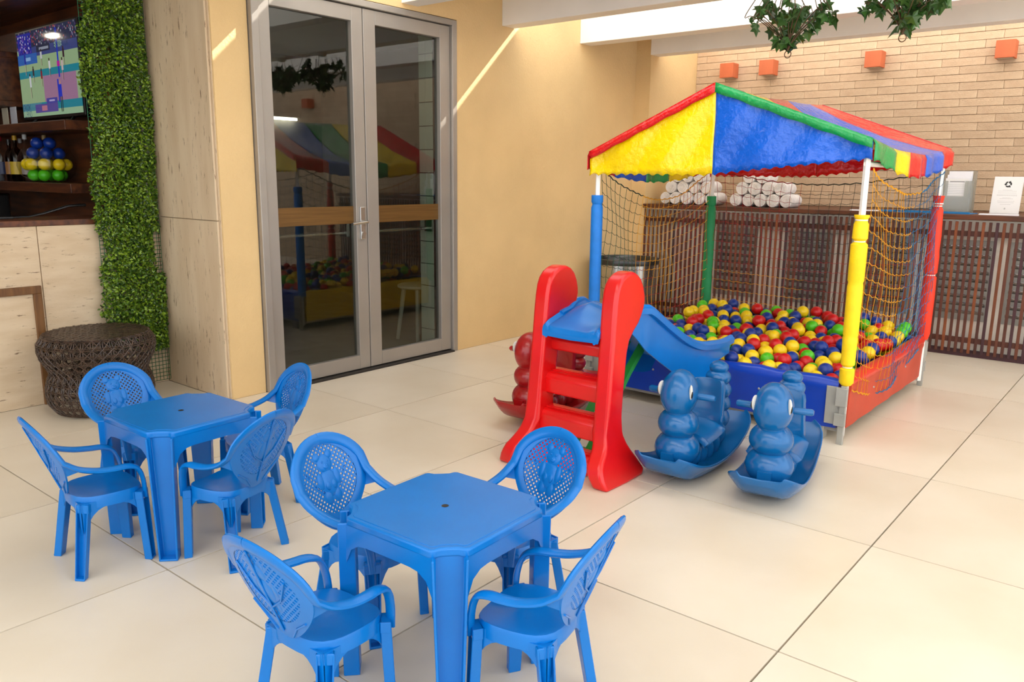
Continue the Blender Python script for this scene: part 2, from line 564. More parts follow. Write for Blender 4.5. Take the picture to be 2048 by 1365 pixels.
# ------------------------------------------------------------------ glass double door
door = thing('door_1', None, None)
door['kind'] = 'structure'
X0, X1 = -3.60, -3.535
b = MB()
b.box(X0, -3.512, -2.935, -2.885, 0, 2.44).box(X0, -3.512, -1.285, -1.237, 0, 2.44).box(X0, -3.512, -2.885, -1.285, 2.40, 2.44)
b.build('door_frame', m_alu, door, smooth=0, bevel=0.004)
MB().box(-3.62, -3.50, -2.885, -1.285, -0.002, 0.012).build('threshold', m_grout, door, smooth=0)
for (y0, y1, ga, gb, name) in ((-2.882, -2.103, -2.80, -2.194, 'a'), (-2.097, -1.288, -1.994, -1.392, 'b')):
    leaf = MB()
    leaf.box(X0 + .01, X1, y0, ga, 0.02, 2.395).box(X0 + .01, X1, gb, y1, 0.02, 2.395)
    leaf.box(X0 + .01, X1, ga, gb, 2.305, 2.395).box(X0 + .01, X1, ga, gb, 0.02, 0.115)
    lf = leaf.build('door_leaf', m_alu, door, smooth=0, bevel=0.003)
    MB().box(-3.572, -3.566, ga - .005, gb + .005, 0.11, 2.31).build('pane', m_glass, lf, smooth=0)
    MB().box(-3.5655, -3.5640, ga, gb, 1.02, 1.135).build('pane_band', mat('bronze_tone', '#7A5A30', 0.35, 0.1, 3, stretch=(1, 1, 30), metal=0.5), lf, smooth=0)  # thin bronze-toned band laid across the pane
    pb = MB().tube([(-3.66, ga + .03, 0.952), (-3.66, gb - .02, 0.952)], 0.012, 10)
    for yy in (ga + .03, gb - .02):
        pb.box(-3.675, -3.60, yy - .014, yy + .014, 0.93, 1.03)
    pb.build('push_bar', m_chrome, lf, smooth=40)
    if name == 'a':
        h = MB().box(X1, X1 + .012, -2.168, -2.128, 0.915, 1.13)
        h.build('handle_plate', m_chrome, lf, smooth=0, bevel=0.003)
        MB().tube([(X1 + .012, -2.14, 1.03), (X1 + .05, -2.14, 1.03), (X1 + .052, -2.155, 1.03), (X1 + .052, -2.27, 1.022)], 0.010, 10).build('lever_handle', m_chrome, lf)
        MB().tube([(X1 + .011, -2.148, 0.95), (X1 + .022, -2.148, 0.95)], 0.016, 14).build('lock_cylinder', m_chrome, lf)

st = thing('plastic_stool', 'white plastic stool standing inside behind the glass door', 'stool', (-4.08, -1.12, 0))
m_wpl = mat('white_plastic', '#D8D8D2', 0.4)
MB().lathe([(0.02, 0.43), (0.15, 0.43), (0.165, 0.44), (0.165, 0.455), (0.15, 0.462), (0.02, 0.46)], 24).build('seat', m_wpl, st)
for a in range(4):
    an = PI / 4 + a * PI / 2
    MB().tube([(0.11 * math.cos(an), 0.11 * math.sin(an), 0.44), (0.17 * math.cos(an), 0.17 * math.sin(an), 0.0)], [0.02, 0.016], 8).build('leg', m_wpl, st)

# ------------------------------------------------------------------ bar
bar = thing('bar_counter', 'travertine clad bar counter with wooden framed panel and narrow wooden top', 'bar counter', (-4.28, -5, 0))
MB().box(-0.18, -0.015, -4.0, 1.81, 0, 1.03).build('core', m_travh, bar, smooth=0)
for y0, y1 in ((-1.05, 1.102), (1.106, 1.81), (-3.2, -1.054)):
    MB().box(-0.015, 0, y0, y1, 0, 1.036).build('stone_panel', m_travh, bar, smooth=0, bevel=0.002)
MB().box(-0.42, 0.008, -4.0, 1.81, 1.036, 1.07).build('counter_top', m_wood, bar, smooth=0, bevel=0.004)
fr = MB()
fr.box(0, 0.02, -0.6, 1.09, 0.655, 0.70).box(0, 0.02, 1.045, 1.09, 0.0, 0.655)
fr.build('panel_frame', m_frame, bar, smooth=0, bevel=0.003)

sh = thing('back_bar_shelving', 'dark wooden back bar shelving with two open shelves and a cabinet', 'shelving', (-6.2, -3.2, 0))
MB().box(-2.0, 1.45, 0.0, 0.02, 0, 2.75).build('back_panel', m_wood, sh, smooth=0)
for z in (1.205, 1.60):
    MB().box(-2.0, 1.45, -0.3, 0.0, z, z + 0.062).build('shelf', m_wood, sh, smooth=0, bevel=0.004)
MB().box(-2.0, 1.45, -0.36, 0.0, 2.42, 2.72).build('valance', m_wood, sh, smooth=0, bevel=0.004)
MB().box(-2.0, 1.45, -0.45, 0.0, 0.92, 0.97).build('lower_worktop', mat('pale_worktop', '#CFC9C0', 0.5), sh, smooth=0)
cb = MB()
cb.box(-1.2, 0.27, -0.3, 0, 1.80, 1.84).box(-1.2, 0.27, -0.3, 0, 2.14, 2.18).box(0.23, 0.27, -0.3, 0, 1.84, 2.14)
cb.build('cabinet', m_wood, sh, smooth=0, bevel=0.003)

tv = thing('television', 'flat television showing a volleyball match above the bottle shelf', 'television', (-5.345, -3.33, 1.70))
MB().box(-0.505, 0.505, 0.0, 0.05, 0, 0.605).build('casing', m_black, tv, smooth=0, bevel=0.006)
for s_ in (-1, 1):
    MB().tube([(s_ * .30, .025, .01), (s_ * .34, -.02, -.03), (s_ * .37, -.07, -.0325)], .010, 8).build('stand_foot', m_black, tv)
W_, H_ = 176, 100
im = np.zeros((H_, W_, 3), dtype=np.float32)
def C(h): return np.array(lin(h)[:3])
im[:] = C('#9DB98C')
im[0:20] = C('#2A3350')
for _ in range(300):
    x, y = random.randrange(W_), random.randrange(0, 20)
    im[y:y + 2, x:x + 2] = C(random.choice(['#8A8A9A', '#3A2A50', '#B04A50', '#1E2440', '#C8C8D0', '#5A3A80']))
im[2:26, 4:46] = C('#2A2FA0')
for _ in range(80):
    x, y = random.randrange(5, 44), random.randrange(4, 24)
    im[y:y + 2, x:x + 2] = C(random.choice(['#C8C0E0', '#7A4AB0', '#1A1A60']))
im[19:30, 46:] = C('#3E4A86')
im[18:26, 60:100] = C('#2A3048')
im[21:24, 68:96] = C('#9AA0B0')
im[18:25, 112:134] = C('#8FB0A8')
im[26:38, 0:60] = C('#2F66B8')
im[30:34, 24:40] = C('#8FB8E8')
im[32:46, 60:] = C('#9DB98C')
im[38:46] = C('#9DB98C')
im[46:54] = C('#1E8A9C')
im[54:88] = C('#9DB98C')
im[54:88, 72:166] = C('#A87C9C')
im[84:93] = C('#1E8A9C')
im[84:93, 0:60] = C('#4E8C9C')
im[93:] = C('#9DC09A')
im[3:58, 118:122] = C('#2038C0')
im[60:86, 112:116] = C('#2038C0')
im[40:46, 116:124] = C('#C02AA0')
for x, y, h, c in ((30, 52, 26, '#D8DCE0'), (42, 44, 16, '#3A2A30'), (66, 48, 18, '#8A2030'), (92, 38, 18, '#E0E0E0'), (70, 26, 16, '#D0D0D8'), (134, 28, 18, '#3A2030'), (128, 40, 22, '#D8C0C0'), (20, 24, 26, '#2030A0')):
    im[y:y + h // 2, x:x + 5] = C(c)
    im[y + h // 2:y + h, x + 1:x + 2] = C('#C8B0A0')
    im[y + h // 2:y + h, x + 3:x + 4] = C('#3A2A28')
    im[y - 3:y, x + 1:x + 4] = C('#3A2420')
im[66:80, 116:123] = C('#2038C8')
im[62:66, 118:121] = C('#C89080')
im[80:97, 117:119] = C('#101018')
im[80:97, 121:123] = C('#101018')
im[86:96, 40:108] = C('#5A4E9A')
im[88:94, 60:76] = C('#C07A90')
im[80:86, 76:108] = C('#4A46A0')
im[82:84, 84:100] = C('#B8B0E0')
text(im, 'GKOK', 2, 85, C('#26406A'), 1, 1)
text(im, 'LAND', 4, 93, C('#5A7A80'), 1, 1)
text(im, 'BANGKOK', 112, 18, C('#26406A'), 1, 1)
printed('screen', im, attrmat('screen_glow', 0.42), lambda u, v: (-0.49 + 0.98 * u, -0.002, 0.02 + 0.57 * v), tv)

def bottle(x, y, prof, mats, label, z=1.2675):
    t = thing('bottle', label, 'bottle', (x, y, z), 0, 'bottles on the back bar shelf')
    MB().lathe(prof['b'], 16, capt=True).build('glass_body', mats[0], t)
    MB().lathe(prof['c'], 14).build('cap', mats[1], t)
    MB().lathe(prof['l'], 16, capb=False, capt=False).build('paper_label', mats[2], t)
def bp(r, h, neck=0.013, lz=(0.05, 0.14)):
    return {'b': [(r * .9, 0), (r, .008), (r, h * .58), (r * .8, h * .66), (neck, h * .76), (neck, h * .93)],
            'c': [(neck + .002, h * .90), (neck + .002, h), (neck * .6, h + .001)], 'l': [(r + .0008, lz[0]), (r + .0008, lz[1])]}
def pm(n, c, r=0.4): return mat(n, c, r, 0.03)
amber = glassmat('amber_glass', (0.35, 0.16, 0.05, 1), 1.5)
frost = mat('frosted_glass', '#8E959C', 0.4, alpha=0.7)
bottle(-6.33, -3.38, bp(.045, .30), [frost, pm('cap_silver', '#B0B0B0'), pm('lbl_lilac', '#A9A6BE')], 'frosted grey bottle at the cabinet end of the shelf')
bottle(-6.16, -3.40, bp(.042, .325), [m_bottle, pm('cap_red', '#8E1020'), pm('lbl_navy', '#2A3458')], 'clear bottle with red cap and dark blue label')
bottle(-6.05, -3.30, bp(.036, .31), [m_bottle, pm('cap_steel', '#9A9A9A'), pm('lbl_grey', '#8A8078')], 'slim clear bottle with silver cap and grey label')
bottle(-5.99, -3.40, bp(.036, .30), [amber, pm('cap_black', '#15110E'), pm('lbl_kraft', '#A87848')], 'dark bottle with black cap and brown paper label')
bottle(-5.87, -3.40, bp(.045, .325), [amber, pm('cap_yellow', '#C89A18'), pm('lbl_yellow', '#D8B83A')], 'amber rum bottle with yellow cap and yellow label')
bottle(-5.74, -3.38, bp(.038, .330), [m_bottle, pm('cap_white', '#C8C8C4'), pm('lbl_redwhite', '#B8A8A0')], 'tall clear bottle with white cap beside the glass bowl')
bottle(-5.66, -3.28, bp(.036, .328), [m_bottle, pm('cap_gold', '#B89860'), pm('lbl_pale', '#C0B8A8')], 'tall clear bottle with gold cap behind the glass bowl')

bw = thing('glass_bowl', 'round clear glass fish bowl filled with coloured balls on the shelf', 'bowl', (-5.37, -3.388, 1.2675))
prof = [(0.02, 0.0), (0.11, 0.004), (0.165, 0.05), (0.183, 0.11), (0.176, 0.165), (0.156, 0.205), (0.148, 0.222), (0.144, 0.220)]
MB().lathe(prof, 32, capb=True, capt=False).build('bowl_shell', m_bottle, bw)
bsp = MB().ell((0, 0, 0), (0.040, 0.040, 0.040), 20, 12)
bdat = None
for cname, z, n, rad in (('green', 0.047, 6, 0.086), ('yellow', 0.120, 8, 0.118), ('blue', 0.194, 6, 0.090), ('blue', 0.262, 3, 0.048)):
    for k in range(n):
        a = 2 * PI * k / n + z * 9
        rr = rad
        p = (-5.37 + rr * math.cos(a), -3.388 + rr * math.sin(a), 1.2675 + z)
        o = bsp.build('plastic_ball', BALL[cname], loc=p, smooth=180)
        tag(o, '%s plastic ball inside the glass bowl on the bar shelf' % cname, 'ball', '%s balls in the glass bowl' % cname)

cn = thing('steel_canister', 'shiny ribbed steel canister on the lower bar worktop', 'canister', (-6.47, -3.42, 0.97))
MB().lathe([(.085, 0), (.09, .005), (.09, .06), (.093, .065), (.09, .07), (.09, .13), (.093, .135), (.09, .14), (.09, .20), (.08, .21), (.02, .215)], 28).build('body', m_chrome, cn)
MB().lathe([(.02, .212), (.028, .218), (.02, .226)], 16).build('lid_knob', m_chrome, cn)
ms = thing('cocktail_shaker', 'steel cup with black side stripe beside the ribbed canister', 'shaker', (-6.22, -3.44, 0.97))
MB().lathe([(.075, 0), (.085, .20), (.08, .205), (.02, .205)], 24).build('body', m_chrome, ms)
MB().box(.07, .10, -.05, .05, 0.0, .20).build('side_stripe', m_black, ms, smooth=0, bevel=.01)
tg = thing('folding_corkscrew', 'black long handled bar tool lying on the counter top', 'bar tool', (-4.42, -3.86, 1.07))
MB().tube([(0, -0.16, .012), (0, -0.02, .014), (0.0, 0.06, .03), (0, 0.2, .07), (0, 0.3, .075)], [.010, .008, .012, .014, .016], 8, flat=0.6, upv=(0, 0, 1)).build('handle', m_black, tg)
MB().box(-.012, .012, -.19, -.10, .004, .018).build('grip', m_black, tg, smooth=0, bevel=.004)
for x, nm, c in ((-6.10, 'cream', '#D8CFB4'), (-5.94, 'white', '#E4E4EA')):
    o = MB().box(-.055, .055, -.004, 0, 0, .134).build('wall_switch_card', mat('card_' + nm, c, 0.6), loc=(x, -3.512, 1.662), smooth=0)
    o.location = (x, -3.36, 1.663)
    tag(o, '%s card standing on the upper bar shelf under the television' % nm, 'card')

BARLAMP = (-7.3, -4.17, 2.545)
lp = thing('bar_lamp_offscreen', 'small warm strip lamp hanging over the bar, mirrored in the television', 'lamp', BARLAMP)
MB().box(-.085, .085, -.03, .03, 0, .03).build("lamp_body", m_white, lp, smooth=0, bevel=.005)
MB().tube([(0, 0, .03), (0, 0, 2.75 - BARLAMP[2])], .006, 6).build('lamp_stem', m_white, lp)
em = bpy.data.materials.new('lamp_glow')
em.use_nodes = True
em.node_tree.nodes['Principled BSDF'].inputs['Emission Color'].default_value = (1, .85, .65, 1)
em.node_tree.nodes['Principled BSDF'].inputs['Emission Strength'].default_value = 12
MB().box(-.075, .075, -.025, .025, -.012, -.001).build('lamp_diffuser', em, lp, smooth=0)
L = bpy.data.lights.new('bar_light_offscreen', 'AREA')
L.energy = 4
L.shape = 'RECTANGLE'
L.size = .13
L.size_y = .03
L.color = (1, .86, .68)
lo_ = bpy.data.objects.new('bar_light_offscreen', L)
col.objects.link(lo_)
lo_.location = (BARLAMP[0], BARLAMP[1], BARLAMP[2] - .02)

# ------------------------------------------------------------------ hedge panel on the bar
hd = thing('artificial_hedge_panel', 'tall artificial boxwood hedge panel on green mesh beside the travertine pillar', 'hedge panel', (-4.25, -3.38, 0))
b = MB()
for k in range(17):
    y = -0.19 + k * 0.0235
    b.tube([(0.004, y, 0.02), (0.004, y, 2.6)], 0.002, 4)
for k in range(105):
    z = 0.02 + k * 0.0248
    b.tube([(0.004, -0.19, z), (0.004, 0.185, z)], 0.002, 4)
b.build('plastic_mesh', mat('green_mesh', '#0B5A34', 0.5), hd, smooth=0)
b = MB()
R_ = random.Random(5)
for k in range(26000):
    z = R_.uniform(0.24, 2.62)
    lw = -0.20 + (0.02 * math.sin(z * 9) + 0.015 * math.sin(z * 23))
    if z < 0.5: lw += (0.5 - z) * 0.75
    hi = 0.185 - 0.02 * (1 + math.sin(z * 6 + 1)) * .5
    if 0.72 < z < 0.98: hi -= 0.05
    if lw > hi - 0.02: continue
    y = R_.uniform(lw, hi)
    edge = min(1, min(y - lw, hi - y) / 0.06 + 0.25)
    x = 0.008 + R_.random() ** 0.7 * 0.075 * edge
    d = Vector((R_.uniform(0.1, 1), R_.uniform(-1, 1), R_.uniform(-0.7, 1))).normalized()
    s = R_.uniform(0.008, 0.0135)
    t = d.orthogonal().normalized()
    t = Matrix.Rotation(R_.uniform(0, 6.28), 3, d) @ t
    q = d.cross(t)
    c = Vector((x, y, z))
    b.add([c, c + t * s * .9 + q * s * .6 + d * s * .25, c + t * s * 2, c + t * s * .9 - q * s * .6 + d * s * .25], [(0, 1, 2), (0, 2, 3)], R_.choice((0, 0, 1, 1, 2)))
ho = b.build('boxwood_leaves', [mat('leaf_mid', '#4C6E1A', 0.3, 0.1, 30), mat('leaf_lime', '#7C9A26', 0.3, 0.1, 30), mat('leaf_deep', '#2C4A14', 0.3, 0.1, 30)], hd, smooth=0, fix=False)
ho['kind'] = 'stuff'

# ------------------------------------------------------------------ rattan stool
rs = thing('rattan_stool', 'round dark woven rattan stool with a waist in front of the bar', 'stool', (-3.955, -3.76, 0))
prof = [(0.24, 0.02), (0.268, 0.05), (0.282, 0.12), (0.272, 0.18), (0.25, 0.225), (0.252, 0.25), (0.285, 0.30), (0.30, 0.34), (0.305, 0.39), (0.295, 0.425), (0.27, 0.445)]
def pr(z):
    for (r0, z0), (r1, z1) in zip(prof, prof[1:]):
        if z <= z1:
            return r0 + (r1 - r0) * max(0, (z - z0)) / (z1 - z0)
    return prof[-1][0]
b = MB()
n = 38
for k in range(n):
    for s in (-.006, .006):
        a = 2 * PI * k / n + s / .28
        b.tube([((pr(z) + .001) * math.cos(a), (pr(z) + .001) * math.sin(a), z) for z in [0.02 + .0425 * i for i in range(11)]], .0032, 4)
    for sg in (1, -1):
        b.tube([((pr(z) + .004) * math.cos(2 * PI * (k + .5) / n + sg * i * .14), (pr(z) + .004) * math.sin(2 * PI * (k + .5) / n + sg * i * .14), z) for i, z in enumerate([0.02 + .0425 * i for i in range(11)])], .0034, 4)
for i in range(11):
    for s in (-.005, .005):
        z = min(0.445, 0.02 + .0425 * i + s)
        b.tube([((pr(z) + .002) * math.cos(2 * PI * j / 48), (pr(z) + .002) * math.sin(2 * PI * j / 48), z) for j in range(48)], .0034, 4, closed=True)
b.build('woven_cane', m_rattan, rs, smooth=60)
b = MB()
for k in range(26):
    y = -.26 + k * .0208
    hw = math.sqrt(max(0, .275 ** 2 - y * y))
    for ax in (0, 1):
        pts = [(-hw + 2 * hw * i / 12, y) for i in range(13)]
        b.tube([((p[0], p[1]) if ax else (p[1], p[0])) + (0.447 + .003 * ((i + k + ax) % 2),) for i, p in enumerate(pts)], .0075, 4, flat=.4, upv=(0, 0, 1))
b.build('woven_top', m_rattan, rs, smooth=60)
# ------------------------------------------------------------------ slatted counter along the brick wall
ct = thing('slatted_counter', 'long dark wooden counter with a front of narrow upright slats by the brick wall', 'counter', (-3.36, 1.24, 0))
XR = 4.3
MB().box(0.0, XR, -0.02, 0.945, 1.055, 1.093).build('counter_top', m_wood, ct, smooth=0, bevel=0.004)
MB().box(0.0, XR, 0.062, 0.075, 0, 1.05).build('back_panel', mat('pale_panel', '#F0E9DC', 0.7), ct, smooth=0)
for z in (0.11, 0.93):
    MB().box(0.0, XR, 0.0125, 0.03, z, z + 0.04).build('slat_rail', m_slats[0], ct, smooth=0)
MB().box(0.0, XR, 0.03, 0.06, 0.0, 0.05).build('plinth', m_slats[2], ct, smooth=0)
sd = [MB().box(-.0105, .0105, 0, .012, 0.03, 1.04).build('slat', m, ct, smooth=0, bevel=.002, seg=1) for m in m_slats]
for k in range(94):
    o = sd[k] if k < 4 else obj('slat', sd[random.choice((0, 0, 1, 2, 3))].data, ct, bevel=.002, seg=1)
    o.location = (0.02 + k * 0.0455, 0, 0)
for x0 in (0.75, 1.42, 2.05, 2.62, 3.12, 3.75):
    v = MB().box(x0, x0 + .40, .052, .063, .28, .90).build('vent_frame', m_greymetal, ct, smooth=0)
    for k in range(9):
        z = .33 + k * .062
        MB().add([(x0 + .02, .052, z), (x0 + .38, .052, z), (x0 + .38, .034, z + .025), (x0 + .02, .034, z + .025), (x0 + .02, .052, z + .004), (x0 + .38, .052, z + .004), (x0 + .38, .034, z + .029), (x0 + .02, .034, z + .029)],
                 [(0, 3, 2, 1), (4, 5, 6, 7), (0, 1, 5, 4), (1, 2, 6, 5), (2, 3, 7, 6), (3, 0, 4, 7)]).build('louver_blade', m_chrome, v, smooth=0)

# rolled towels
tb = MB()
tb.lathe([(0.0, 0.004), (.012, .0), (.016, .006), (.022, .0), (.027, .007), (.033, .0), (.038, .007), (.044, .001), (.048, .007), (.054, .004), (.0575, .014), (.0585, .03), (.0585, .225), (.054, .245), (.0, .25)], 22, capb=False, capt=False)
tb.v = [(x, z, y) for x, y, z in tb.v]
twd = None
def towel(x, z, pile, y=1.40, rz=0.0):
    global twd
    if twd is None:
        o = tb.build('rolled_towel', m_towel, smooth=60)
        twd = o.data
    else:
        o = obj('rolled_towel', twd)
    o.location = (x, y, z)
    o.rotation_euler = (0, random.uniform(0, 6), rz)
    tag(o, 'white rolled towel in the pile %s' % pile, 'towel', 'rolled towels in the pile ' + pile)
for pile, xs in (('at the cream wall end of the slatted counter', -3.19), ('nearer the leaflet holder on the slatted counter', -2.465)):
    for row, n in ((0, 5), (1, 4), (2, 3 if xs < -3 else 2)):
        for k in range(n):
            off = 0
            towel(xs + k * .12 + row * .06 + off, 1.0935 + .0585 + row * .1035, pile, 1.33 + random.uniform(-.02, .02), 0)

# leaflet holder, notice, papers
lh = thing('leaflet_holder', 'clear acrylic leaflet holder with white leaflets on the slatted counter', 'leaflet holder', (-0.72, 1.62, 1.093))
LW = .125
b = MB()
b.box(-LW, LW, .09, .094, 0, .33).box(-LW, -LW + .003, 0, .09, 0, .26).box(LW - .003, LW, 0, .09, 0, .26).box(-LW, LW, 0, .09, 0, .004)
b.box(-LW, -.06, 0, .003, 0, .25).box(.06, LW, 0, .003, 0, .25).box(-.06, .06, 0, .003, 0, .13)
b.build('acrylic_pocket', m_acryl, lh, smooth=0, bevel=.001, seg=1)
for k in range(3):
    MB().box(-.085 + .006 * k, .085 + .006 * k, .02 + .02 * k, .032 + .02 * k, .006, .27 + .028 * k).build('leaflet_stack', m_paper, lh, smooth=0)
im = np.ones((40, 60, 3), dtype=np.float32) * .85
im[6:8, 10:50] = .25
for r in range(14, 40, 4):
    im[r, 6:54] = .6
printed('leaflet_print', im, attrmat('leaflet_ink', 0), lambda u, v: (-.08 + .16 * u, .0192, .13 + .138 * v), lh)
nt_ = thing('notice_sheet', 'white notice sheet with a recycling symbol standing on the slatted counter', 'notice', (-0.372, 1.66, 1.094))
b = MB()
b.add([(-.10, 0, 0), (.10, 0, 0), (.10, .06, .285), (-.10, .06, .285), (-.10, .003, 0), (.10, .003, 0), (.10, .063, .285), (-.10, .063, .285)],
      [(0, 1, 2, 3), (7, 6, 5, 4), (0, 4, 5, 1), (1, 5, 6, 2), (2, 6, 7, 3), (3, 7, 4, 0)])
b.build('sheet', m_paper, nt_, smooth=0)
MB().hexa([(-.04, .09, 0), (.04, .09, 0), (.04, .093, 0), (-.04, .093, 0), (-.04, .05, .2), (.04, .05, .2), (.04, .053, .2), (-.04, .053, .2)]).build('back_strut', m_acryl, nt_, smooth=0)
im = np.ones((120, 84, 3), dtype=np.float32) * .84
cy, cx = 24, 42
for k in range(3):                       # three chasing arrows
    a0 = k * 2 * PI / 3 + PI / 2
    for t in np.linspace(0.25, 1.55, 60):
        a = a0 + t
        for rr in np.linspace(6, 9.5, 8):
            im[int(cy - rr * math.sin(a)), int(cx + rr * math.cos(a))] = .03
    for t in np.linspace(0, .5, 20):
        for rr in np.linspace(7.7 - 4.5 * (1 - t * 2), 7.7 + 4.5 * (1 - t * 2), 14):
            a = a0 + 1.55 + t
            im[int(cy - rr * math.sin(a)), int(cx + rr * math.cos(a))] = .03
for r, a, c in ((42, 28, 56), (46, 14, 70), (52, 14, 70), (58, 12, 72), (61, 12, 72), (68, 30, 54), (71, 22, 62), (79, 16, 68), (84, 18, 66), (90, 26, 58)):
    im[r, a:c] = .5
    im[r, a:c:5] = .8
im[102:107, 40:44] = .3
im[104:106, 41:43] = .84
printed('notice_print', im, attrmat('notice_ink', 0), lambda u, v: (-.097 + .194 * u, .06 * (.01 + .98 * v) - .0008, .285 * (.01 + .98 * v)), nt_)
m_bp = mat('blue_folder', '#1878B8', 0.4)
for k, (x, y, w_, d_, rz, m, nm, lb) in enumerate([(-1.05, 1.42, .30, .22, .1, m_bp, 'folder', 'blue folder lying open on the slatted counter beside the leaflet holder'),
                                                  (-0.70, 1.40, .34, .20, -.08, m_bp, 'folder', 'blue folder lying flat in front of the leaflet holder'),
                                                  (-1.33, 1.36, .22, .16, .25, m_paper, 'paper_sheet', 'white paper sheet lying on the counter behind the ball pit'),
                                                  (-0.36, 1.38, .26, .18, .12, m_paper, 'paper_sheet', 'white paper sheet lying in front of the recycling notice')]):
    b = MB().box(-w_ / 2, w_ / 2, -d_ / 2, d_ / 2, 0, .005)
    if nm == 'folder':
        b.box(-w_ / 2, w_ / 2, -d_ / 2 - .004, -d_ / 2, 0, .016)
    else:
        b.box(-w_ / 2 + .02, w_ / 2 - .01, -d_ / 2 + .015, d_ / 2 - .02, .005, .0056)
    tag(b.build(nm, m, smooth=0, loc=(x, y, 1.0935), rz=rz), lb, 'folder' if nm == 'folder' else 'paper')

# terracotta cube lamps on the brick wall
for x, nb in ((-2.972, 'nearest the cream wall corner'), (-2.566, 'second from the cream wall corner'), (-1.588, 'third from the cream wall corner'), (-0.572, 'above the recycling notice'), (1.6, 'fifth from the corner'), (2.7, 'sixth from the corner')):
    t = thing('cube_wall_lamp', 'terracotta cube lamp on the brick wall, %s' % nb, 'wall lamp', (x, 2.187, 2.322), 0, 'cube lamps on the brick wall')
    MB().box(-.07, .07, -.13, 0, 0, .138).build('cube_shade', m_terra, t, smooth=0, bevel=.003)
    MB().box(-.055, .055, -.115, -.015, -.003, 0).build('lower_lens', mat('lamp_lens', '#B8A890', 0.4), t, smooth=0)

# ------------------------------------------------------------------ hanging ivy
def ivy_leaf():
    pts = []
    for a, r in ((-90, .25), (-62, .62), (-30, .95), (-5, .55), (22, .98), (52, .6), (90, 1.25), (128, .6), (158, .98), (185, .55), (210, .95), (242, .62)):
        a = math.radians(a)
        pts.append((r * math.cos(a) * .032, r * math.sin(a) * .032 + .02, 0.006 * (1 - abs(math.cos(a))) - .008 * r))
    n_ = len(pts)
    return MB().add(pts + [(0, .015, .006)], [(i, (i + 1) % n_, n_) for i in range(n_)])
lfd = None
def ivy(x, y, ztip, label, seed):
    global lfd
    R = random.Random(seed)
    t = thing('hanging_ivy', label, 'hanging plant', (x, y, 2.475), 0)
    hz = ztip - 2.475
    MB().tube([(0.02 * math.cos(a), 0.008, hz - .02 + .022 * math.sin(a)) for a in [2 * PI * i / 16 for i in range(16)]], .003, 5, closed=True).build('hook_ring', m_stem, t)
    MB().lathe([(.02, -.03), (.045, -.02), (.05, 0)], 16).build('ceiling_rose', m_white, t)
    b = MB()
    spots = []
    for k in range(26):
        a = R.uniform(0, 2 * PI)
        sp = R.uniform(.05, .29)
        top = R.uniform(-.12, -.01)
        pts = catmull([(0, 0, hz), (sp * .25 * math.cos(a), sp * .25 * math.sin(a), hz + .09), (sp * .8 * math.cos(a), sp * .8 * math.sin(a), hz + .2),
                       (sp * math.cos(a), sp * math.sin(a), hz * .45), (sp * .75 * math.cos(a), sp * .75 * math.sin(a), top)], 4)
        b.tube(pts, .0028, 4)
        spots += pts[3:]
    b.tube([(0, 0, hz + .12), (0, 0, hz + .05), (0, 0, hz)], [.02, .014, .006], 8)
    b.build('stems', m_stem, t)
    for k in range(95):
        p = R.choice(spots)
        if lfd is None:
            o = ivy_leaf().build('leaf', m_ivy, t, smooth=0, fix=False)
            lfd = o.data
        else:
            o = obj('leaf', lfd, t)
        p = p + Vector((R.uniform(-.035, .035), R.uniform(-.035, .035), R.uniform(-.03, .03)))
        if p.z > -.03: p.z = -.03 - R.random() * .1
        o.location = p
        o.rotation_euler = (R.uniform(-2.4, -.6), R.uniform(-.7, .7), R.uniform(0, 6.28))
        s = R.uniform(1.0, 1.75)
        o.scale = (s, s, s)
ivy(-1.284, -0.65, 2.115, 'hanging ivy plant above the tent roof peak, nearer the glass door', 3)
ivy(-0.63, -0.65, 2.15, 'hanging ivy plant with a bare round ring, further from the glass door', 8)

# ------------------------------------------------------------------ steel bin
bn = thing('steel_bin', 'large round steel bin with dark rim behind the ball pit net', 'bin', (-3.16, 0.62, 0))
MB().lathe([(.26, 0), (.27, .005), (.275, .56), (.275, .575)], 40, capt=False).build('body', m_bin, bn)
MB().lathe([(.275, .57), (.305, .575), (.31, .60), (.305, .622), (.28, .622), (.262, .60), (.255, .3), (.01, .29)], 40, capb=False).build('rim', mat('bin_rim', '#4A4A4A', 0.3, metal=.8), bn)

